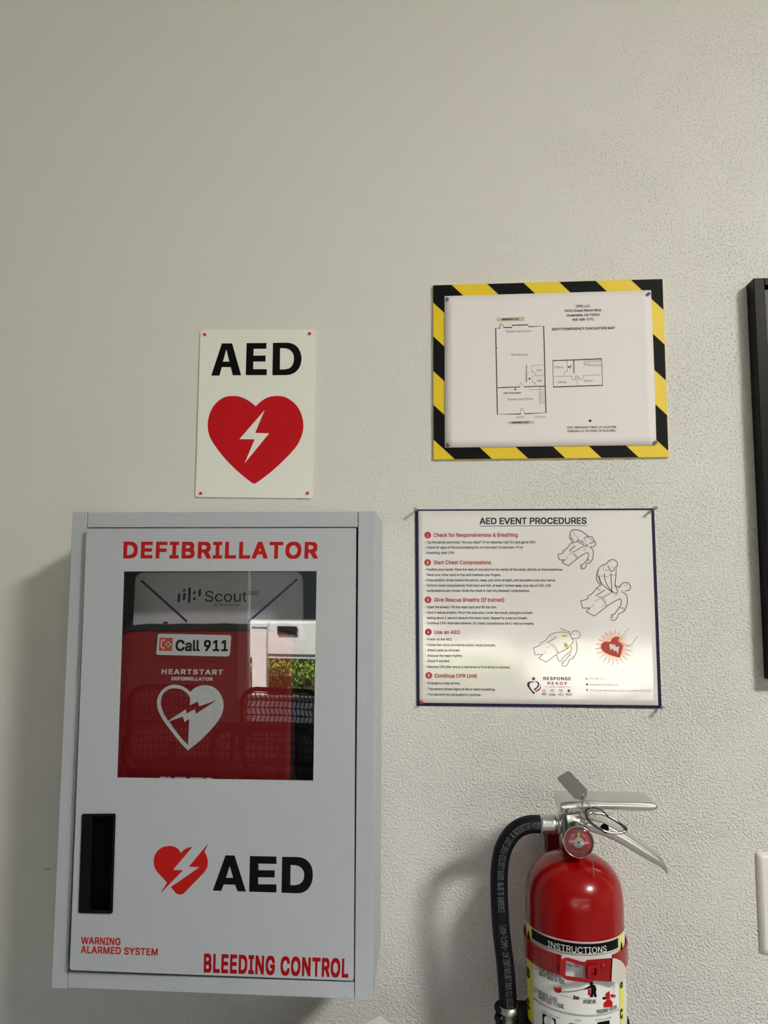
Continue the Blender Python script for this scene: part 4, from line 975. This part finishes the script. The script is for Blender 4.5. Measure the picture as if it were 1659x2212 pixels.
def arctext(body, a0, a1, r, cap):
    vs, fs, (x0, x1, Hh) = glyphs(body, .01, 2)
    out = []
    for x, y, *z in vs:
        a = math.radians(a0+(a1-a0)*(x-x0)/(x1-x0)); R2 = r+y/Hh*cap; out.append(pr.s(GX+R2*math.cos(a), GYp-R2*math.sin(a), pr.off))
    pr.m.add(out, fs)
arctext('RECHARGE', 195, 120, 16, 4.0); arctext('OVERCHARGED', 62, -15, 16, 3.6)
arctext('DRY CHEMICAL EXTINGUISHER', 232, 310, 20.5, 2.4)
pr.poly([(GX-23, GYp-1), (GX-20, GYp-1), (GX-20, GYp+.5), (GX-23, GYp+.5)]); pr.build('dial_lettering', mat('dial_pale_print', srgb(225, 190, 190), .4, var=(50, .05)), ex)

# pull ring, seal loop, wires (zoomed px)
cV = crop(1160, 1660, 7.54)
def wire(name, pts, r, material, y=-.142, closed=False, parent=ex, dy=0.0, n=8):
    pp = cV(spline(pts, closed, 5)); k = len(pp)
    w = [P(p[0], p[1], y+dy*math.sin(i/k*2*math.pi)) for i, p in enumerate(pp)]
    if closed: w = w+[w[0]]
    return MB().tube(w, r, n, caps=not closed).build(name, material, parent)
wire('pull_ring', [(800, 790), (850, 730), (950, 725), (1080, 745), (1200, 800), (1330, 880), (1420, 960), (1440, 1010), (1380, 1045), (1270, 1055), (1130, 1030), (1000, 975), (880, 890), (815, 830)], .0016, M_steel, -.138, True, dy=.004)
wire('pull_pin', [(700, 850), (800, 870), (920, 890)], .0016, M_wire, -.134)
wire('seal_loop', [(785, 690), (850, 650), (940, 640), (1030, 670), (1110, 730), (1180, 800), (1270, 850), (1360, 900), (1435, 950), (1455, 985), (1430, 1010)], .0009, mat('black_seal_plastic', (.012, .008, .010), .4, var=(90, .1)), -.1435)
wire('seal_loop', [(785, 690), (800, 760), (850, 850), (930, 920), (1040, 990), (1110, 1045), (1140, 1050)], .0009, bpy.data.materials['black_seal_plastic'], -.1435)
wire('seal_wire', [(745, 430), (775, 490), (830, 570), (880, 650), (930, 730), (960, 780), (1000, 800)], .0006, M_wire, -.1445)
wire('seal_wire', [(745, 430), (725, 520), (740, 600), (760, 680), (775, 760), (790, 820)], .0007, M_wire, -.1440)
wire('seal_wire', [(750, 430), (760, 520), (735, 610), (770, 690), (745, 740), (800, 830)], .0006, M_wire, -.1445)
wire('seal_wire', [(600, 765), (650, 825), (700, 800), (745, 775)], .0004, M_wire, -.142)
wire('dangling_wire', [(895, 1385), (905, 1450), (912, 1560), (925, 1760)], .0005, M_wire, -.150)
# inspection tag
tg = cV(rpoly([(330, 145), (510, 38), (560, 78), (815, 340), (810, 470), (730, 520), (612, 492), (345, 195)], [28, 34, 30, 8, 30, 30, 8, 25], 5))
hole = cV(circ(745, 440, 26, 14))
TP = Plane(P(1240, 1715, -.1435), (.06, -1, .22))
tag(MB().prism([TP(*p) for p in tg], [TP(*p, -.0007) for p in tg], [[TP(*p) for p in hole]], [[TP(*p, -.0007) for p in hole]]).build('inspection_tag', M_tag), 'grey metal tag wired to the top of the red fire extinguisher', 'tag')

# hose
hp_ = [(1172, 1780.5), (1158, 1780), (1146, 1780.5), (1132, 1784), (1119, 1790), (1109, 1798), (1100.5, 1808), (1089.5, 1827), (1083, 1848), (1079, 1874), (1077.8, 1905), (1078.7, 1946), (1081.5, 1999), (1086, 2040), (1091.5, 2085), (1095, 2130), (1097.5, 2165), (1099, 2183)]
hs = spline(hp_, False, 6)
hw3 = [P(p[0], p[1], YV) for p in hs]
MB().tube(hw3, .0099, 20).build('hose', M_rubber, ex)
# print along the hose
acc = [0]
for i in range(1, len(hw3)): acc.append(acc[-1]+(hw3[i]-hw3[i-1]).length)
def s_at(px, py):
    p = P(px, py, YV); i = min(range(len(hw3)), key=lambda k: (hw3[k]-p).length); return acc[i]
def hose_pt(s_, w):
    for i in range(1, len(acc)):
        if acc[i] >= s_: break
    t = (s_-acc[i-1])/max(acc[i]-acc[i-1], 1e-9); c = hw3[i-1].lerp(hw3[i], t)
    tn = (hw3[min(i+1, len(hw3)-1)]-hw3[max(i-2, 0)]).normalized(); v = (CAM-c).normalized(); v = (v-tn*v.dot(tn)).normalized()
    nn = v.cross(tn)
    w = max(-.0095, min(.0095, w)); return c+nn*w+v*math.sqrt(.01025**2-w*w)
hm = MB()
def hose_text(body, p0, p1, bold=.012):
    s0, s1 = s_at(*p0), s_at(*p1); vs, fs, (x0, x1, Hh) = glyphs(body, bold, 2)
    cap = .0068; out = [hose_pt(s0+(s1-s0)*(q[0]-x0)/(x1-x0), .0052-q[1]/Hh*cap) for q in vs]
    hm.add(out, fs)
hose_text('TESTED TO 500 LB', (1097, 2180), (1093, 2104)); hose_text('FOR USE AT -54C (-65F)', (1092, 2099), (1081, 1990))
hose_text('EXS89 5/8"', (1079, 1961), (1078, 1908)); hose_text('©', (1078, 1907), (1078, 1898)); hose_text('2095 LISTED FIRE EXT. & BOOSTER HOSE', (1078, 1893), (1169, 1780.5))
hm.build('hose_lettering', M_hosetxt, ex, fixn=False)
na = hw3[-1]; MB().lathe(na, (0.02, 0, -1), [(-.006, .0104), (.0005, .0106), (.002, .0106), (.0022, .0078), (.028, .0075), (.0285, .009), (.045, .008), (.060, .006), (.060, .004)], 28).build('hose_nozzle', M_alu, ex)
hb = P(1100, 2200, YV)
mb = MB()
for k in range(3):
    pts = [hb+Vector((.0135*math.cos(a), .0135*math.sin(a), .011-.011*k)) for a in [math.radians(15+i*17.5) for i in range(12)]]; mb.tube(pts, .0036, 8)
mb.box((hb.x+.009, YV-.006, hb.z-.020), (AX-.052, YV+.012, hb.z+.014)); mb.build('hose_clip', M_black, ex, bevel=.0008)
mb = MB(); mb.loft([[Vector((AX+r*math.cos(a), AY+r*math.sin(a), z)) for a in [2*math.pi*i/48 for i in range(48)]] for z, r in ((.935, AR+.0004), (.935, AR+.003), (.979, AR+.003), (.979, AR+.0004))], caps=False, closed=True)
mb.build('hose_clip_band', M_black, ex)

# wall bracket with strap and clasp
bk = root('wall_bracket', 'dark red wall bracket with strap and pale clasp holding the fire extinguisher', 'bracket', (AX, 0, .9))
bx0, bx1 = P(1183, 1820, -.03).x, P(1222, 1820, -.03).x
bzt = P(1195, 1797, -.03).z
MB().box((bx0, -.030, .80), (bx1+.01, -.0268, bzt)).build('bracket_spine', M_dkstrap, bk, bevel=.0008)
for xx, za, zb in ((bx0, bzt-.03, bzt-.002), (bx1+.007, bzt-.03, bzt-.002), (bx0, .80, .86), (bx1+.007, .80, .86)): MB().box((xx, -.0268, za), (xx+.003, -.0005, zb)).build('bracket_leg', M_dkstrap, bk)
hk = crop(1160, 1660, 7.54)([(265, 1050), (395, 1120), (340, 1215)])
HP = YP(-.060); MB().prism([HP(*p) for p in hk], [HP(*p, -.002) for p in hk]).build('bracket_hook', M_dkstrap, bk)
zs0, zs1 = 1.0455, 1.0655
mb = MB(); rings = []
A0, A1 = math.radians(102), math.radians(180+62)
ns = 30; vs = []
def strap(a0, a1, name):
    secs = []
    for i in range(ns+1):
        a = a0+(a1-a0)*i/ns; zz = []
        for r, z in ((AR+.0014, zs0), (AR+.0030, zs0), (AR+.0030, zs1), (AR+.0014, zs1)): zz.append(Vector((AX+r*math.cos(a), AY+r*math.sin(a), z)))
        secs.append(zz)
    return MB().loft(secs, smooth=False).build(name, M_strap, bk)
strap(math.radians(95), th(1214, 2085)+2*math.pi, 'strap'); strap(math.radians(85), th(1322, 2085), 'strap')
KP = Plane((AX+.006, AY-AR-.0085, 1.05), (.20, -1, 0))
q1 = cB(rpoly([(640, 655), (690, 630), (862, 682), (968, 676), (980, 800), (872, 842), (690, 818), (640, 780)], 22)); q2 = cB(rpoly([(688, 664), (842, 706), (846, 806), (684, 782)], 8))
MB().prism([KP(*p, .0015) for p in q1], [KP(*p, -.0022) for p in q1], [[KP(*p, .0015) for p in q2]], [[KP(*p, -.0022) for p in q2]]).build('clasp_loop', M_strap, bk, bevel=.0008)
q3 = cB(rpoly([(850, 655), (1068, 638), (1060, 832), (930, 826), (852, 795)], 12))
MB().prism([KP(*p, .0006) for p in q3], [KP(*p, -.0045) for p in q3]).build('clasp_lever', M_strap, bk, bevel=.0008)
q4 = cB(rpoly([(862, 700), (962, 700), (958, 795), (866, 800)], 20)); q5 = cB(rpoly([(888, 718), (938, 718), (936, 778), (890, 782)], 8))
MB().prism([KP(*p, .0040) for p in q4], [KP(*p, .0014) for p in q4], [[KP(*p, .0040) for p in q5]], [[KP(*p, .0014) for p in q5]]).build('clasp_loop', M_strap, bk, bevel=.0006)
rv = KP(*cB([(993, 708)])[0], .0006); MB().lathe(rv, KP.n, [(-.0005, .0038), (.0008, .0036), (.0016, .0022), (.0018, .0002)], 18).build('clasp_rivet', M_strap, bk)
q6 = cB([(1068, 638)]+spline([(1100, 645), (1140, 665), (1168, 705), (1178, 760), (1168, 805), (1135, 840)], False, 4)+[(1110, 842), (1058, 832)])
MB().prism([KP(*p, .0024) for p in q6], [KP(*p, -.0030) for p in q6]).build('clasp_tab', M_clasp, bk, bevel=.0012, label='off-white plastic pull tab')

# ================================================================== THE ROOM BEHIND THE CAMERA (seen mirrored in the panes)
M_mesh = mat('black_chair_mesh', (.02, .02, .022), .6, var=(60, .1))
M_table = mat('dark_laminate_table', (.16, .13, .13), .28, var=(6, .15))
M_truck = mat('white_vehicle_paint', (.80, .80, .80), .25, coat=.5, var=(3, .01))
M_dglass = mat('dark_vehicle_glass', (.01, .012, .014), .08, var=(3, .05))
M_leaf = mat('hedge_leaf', (.20, .30, .045), .6, var=(6, .45))
M_twig = mat('hedge_twig', (.10, .06, .03), .8, var=(9, .3))
M_conc = mat('pale_concrete', (.50, .47, .42), .8, var=(2, .08))
M_lamp = mat('red_vehicle_lamp', (.35, .02, .02), .2, var=(9, .05))
struct('ground_outside', (-30, -40, -.16), (30, Y0-.125, -.105), M_conc)
tb = root('meeting_table', 'dark laminate meeting table standing before the opposite window', 'table', (-.9, -3.75, 0))
MB().box((-2.1, -4.25, .715), (-.1, -3.45, .745)).build('tabletop', M_table, tb, bevel=.004)
for x in (-2.0, -.25):
    for y in (-4.15, -3.6): MB().box((x, y, 0), (x+.05, y+.05, .7145)).build('leg', M_black, tb)
def chair_proto():
    t = root('mesh_chair', 'black mesh office chair', 'chair', (0, 0, 0))
    # backrest plane at y=0, chair faces -y
    w, z0, z1 = .21, .56, .93
    fr_ = [Vector((x, -.04*(1-(x/w)**2), z)) for x, z in rrect(-w, z0, w, z1, .07, 6)]
    MB().tube(fr_+[fr_[0]], .012, 8, caps=False).build('backrest_frame', M_black, t)
    mb = MB(); yy = lambda x: -.04*(1-(x/w)**2)
    for k in range(17):
        x = -.19+k*.02375
        for j in range(9):
            za, zb2 = z0+.02+j*.037, z0+.02+j*.037+.037; sft = .006 if j % 2 else -.006
            mb.add([(x-sft-.0028, yy(x), za), (x-sft+.0028, yy(x), za), (x+sft+.0028, yy(x), zb2), (x+sft-.0028, yy(x), zb2)], [(0, 1, 2, 3)])
    for j in range(10):
        z = z0+.02+j*.037
        mb.add([(-.19, yy(-.19), z-.003), (0, -.04, z-.003), (.19, yy(.19), z-.003), (.19, yy(.19), z+.003), (0, -.04, z+.003), (-.19, yy(-.19), z+.003)], [(0, 1, 4, 5), (1, 2, 3, 4)])
    mb.build('backrest_mesh', M_mesh, t, kind='stuff')
    MB().prism([Vector((x, y, .48)) for x, y in rrect(-.24, -.50, .24, -.04, .07, 5)], [Vector((x, y, .43)) for x, y in rrect(-.23, -.49, .23, -.05, .07, 5)]).build('seat', M_mesh, t, bevel=.008)
    MB().tube([(0, -.25, .42), (0, -.02, .40), (0, .03, .50), (0, -.02, .66)], .018, 8).build('back_support', M_black, t)
    MB().tube([(0, -.27, .43), (0, -.27, .09)], .025, 10).build('gas_column', M_black, t)
    for s_ in (-1, 1): MB().tube([(s_*.24, -.25, .45), (s_*.28, -.22, .52), (s_*.28, -.20, .64), (s_*.28, -.38, .65)], .014, 8).build('armrest', M_black, t)
    for k in range(5):
        a = math.radians(90+72*k); e_ = Vector((.27*math.cos(a), -.27+.27*math.sin(a), .07))
        lg = MB().tube([Vector((0, -.27, .10)), e_], [.022, .014], 8).build('base_leg', M_black, t)
        MB().lathe(e_+Vector((-.012, 0, -.04)), (1, 0, 0), [(0, .001), (0, .03), (.024, .03), (.024, .001)], 14, smooth=False).build('castor', M_black, lg)
    return t
ch = chair_proto()
spots = [(-.66, -3.30, 0.15, 'black mesh office chair at the near side of the dark table'),
         (-1.22, -3.32, -.1, 'black mesh office chair beside the left window jamb, at the table'),
         (-.55, -2.2, .2, 'black mesh office chair nearest the wall cabinet, right of its neighbour'),
         (-1.25, -2.0, -.25, 'black mesh office chair standing apart, left of the nearest chair')]
def dup(o, parent=None):
    c = o.copy(); COL.objects.link(c)
    if parent: c.parent = parent
    for k in list(o.children): dup(k, c)
    return c
for i, (x, y, a, lbt) in enumerate(spots):
    c = ch if i == 0 else dup(ch)
    c.location = (x, y, 0); c.rotation_euler = (0, 0, a); c['label'] = lbt; c['group'] = 'mesh office chairs mirrored in the cabinet window'
bo_ = root('bollard', 'square white post outside the opposite window, before the hedge', 'post', (-1.43, -7.0, -.105))
MB().box((-1.50, -7.06, -.105), (-1.36, -6.94, 1.06)).build('post', M_truck, bo_, bevel=.006)
MB().box((-1.51, -7.07, 1.0605), (-1.35, -6.93, 1.08)).build('post_cap', M_truck, bo_, bevel=.004)
# hedge
hd = root('hedge', 'clipped green hedge outside the opposite window, sunlit on top', 'hedge', (-2.6, -7.6, -.105))
MB().box((-6.0, -8.1, -.105), (.9, -7.25, .56)).build('hedge_core', M_twig, hd)
mb = MB(); rnd = random.Random(7)
for i in range(16000):
    x = rnd.uniform(-6.05, .95)
    if rnd.random() < .5: y, z = rnd.uniform(-8.15, -7.18), rnd.uniform(.56, .66)
    else: y, z = rnd.uniform(-7.26, -7.15), rnd.uniform(-.08, .64)
    s_ = rnd.uniform(.018, .035); a = Vector((rnd.gauss(0, 1), rnd.gauss(0, 1), rnd.gauss(0, 1))).normalized(); b = a.orthogonal().normalized(); p = Vector((x, y, z))
    mb.add([p-a*s_, p+b*s_*.5, p+a*s_, p-b*s_*.5], [(0, 1, 2, 3)])
mb.build('foliage', M_leaf, hd, kind='stuff', fixn=False)
# parked white pickup, tail to the window
TX, TY = -1.12, -9.4
tk = root('parked_van', 'white van with dark rear glass parked beyond the hedge, tail to the window', 'van', (TX, TY, -.105))
prof2 = [(0, .42), (0, 1.04), (-.16, 1.72), (-.30, 1.80), (-3.2, 1.78), (-3.9, 1.16), (-4.9, 1.02), (-5.1, .9), (-5.15, .40)]
MB().prism([Vector((TX-.98, TY+y, z)) for y, z in prof2], [Vector((TX+.98, TY+y, z)) for y, z in prof2]).build('body', M_truck, tk, bevel=.03)
MB().box((TX-.80, TY+.0005, .60), (TX+.80, TY+.02, 1.00)).build('tailgate', M_truck, tk, bevel=.01)
MB().box((TX-.52, TY+.0205, .85), (TX-.26, TY+.045, .955)).build('tailgate_handle', M_dglass, tk, bevel=.012)
for s_ in (-1, 1): MB().box((TX+s_*.945-.03, TY+.0005, .62), (TX+s_*.945+.03, TY+.025, .98)).build('tail_lamp', M_lamp, tk, bevel=.01)
MB().box((TX-.98, TY+.0005, .36), (TX+.98, TY+.16, .56)).build('bumper', M_dglass, tk, bevel=.02)
MB().prism([Vector((TX+x, TY+.012-.16*(z-1.04)/.68, z)) for x, z in rrect(-.95, 1.045, .95, 1.70, .05, 4)], [Vector((TX+x, TY-.01-.16*(z-1.04)/.68, z)) for x, z in rrect(-.95, 1.045, .95, 1.70, .05, 4)]).build('rear_window', M_dglass, tk)
for s_ in (-1, 1):
    for yy in (-1.0, -4.2):
        w_o = MB().lathe((TX+s_*.86-.12, TY+yy, .27), (1, 0, 0), [(0, .05), (0, .36), (.03, .375), (.21, .375), (.24, .36), (.24, .05)], 28, smooth=False).build('wheel', M_rubber, tk)
# shaded building far behind
fb = root('far_building', 'dark tinted office building front across the parking lot', 'building', (0, -22, -.105))
MB().box((-25, -23, -.105), (25, -22, 4.4)).build('facade', mat('dark_tinted_facade', (.05, .055, .06), .5, var=(.5, .2)), fb)
for k in range(12): MB().box((-22+k*4, -21.99, .6), (-19.4+k*4, -21.9, 3.2)).build('window', M_dglass, fb)
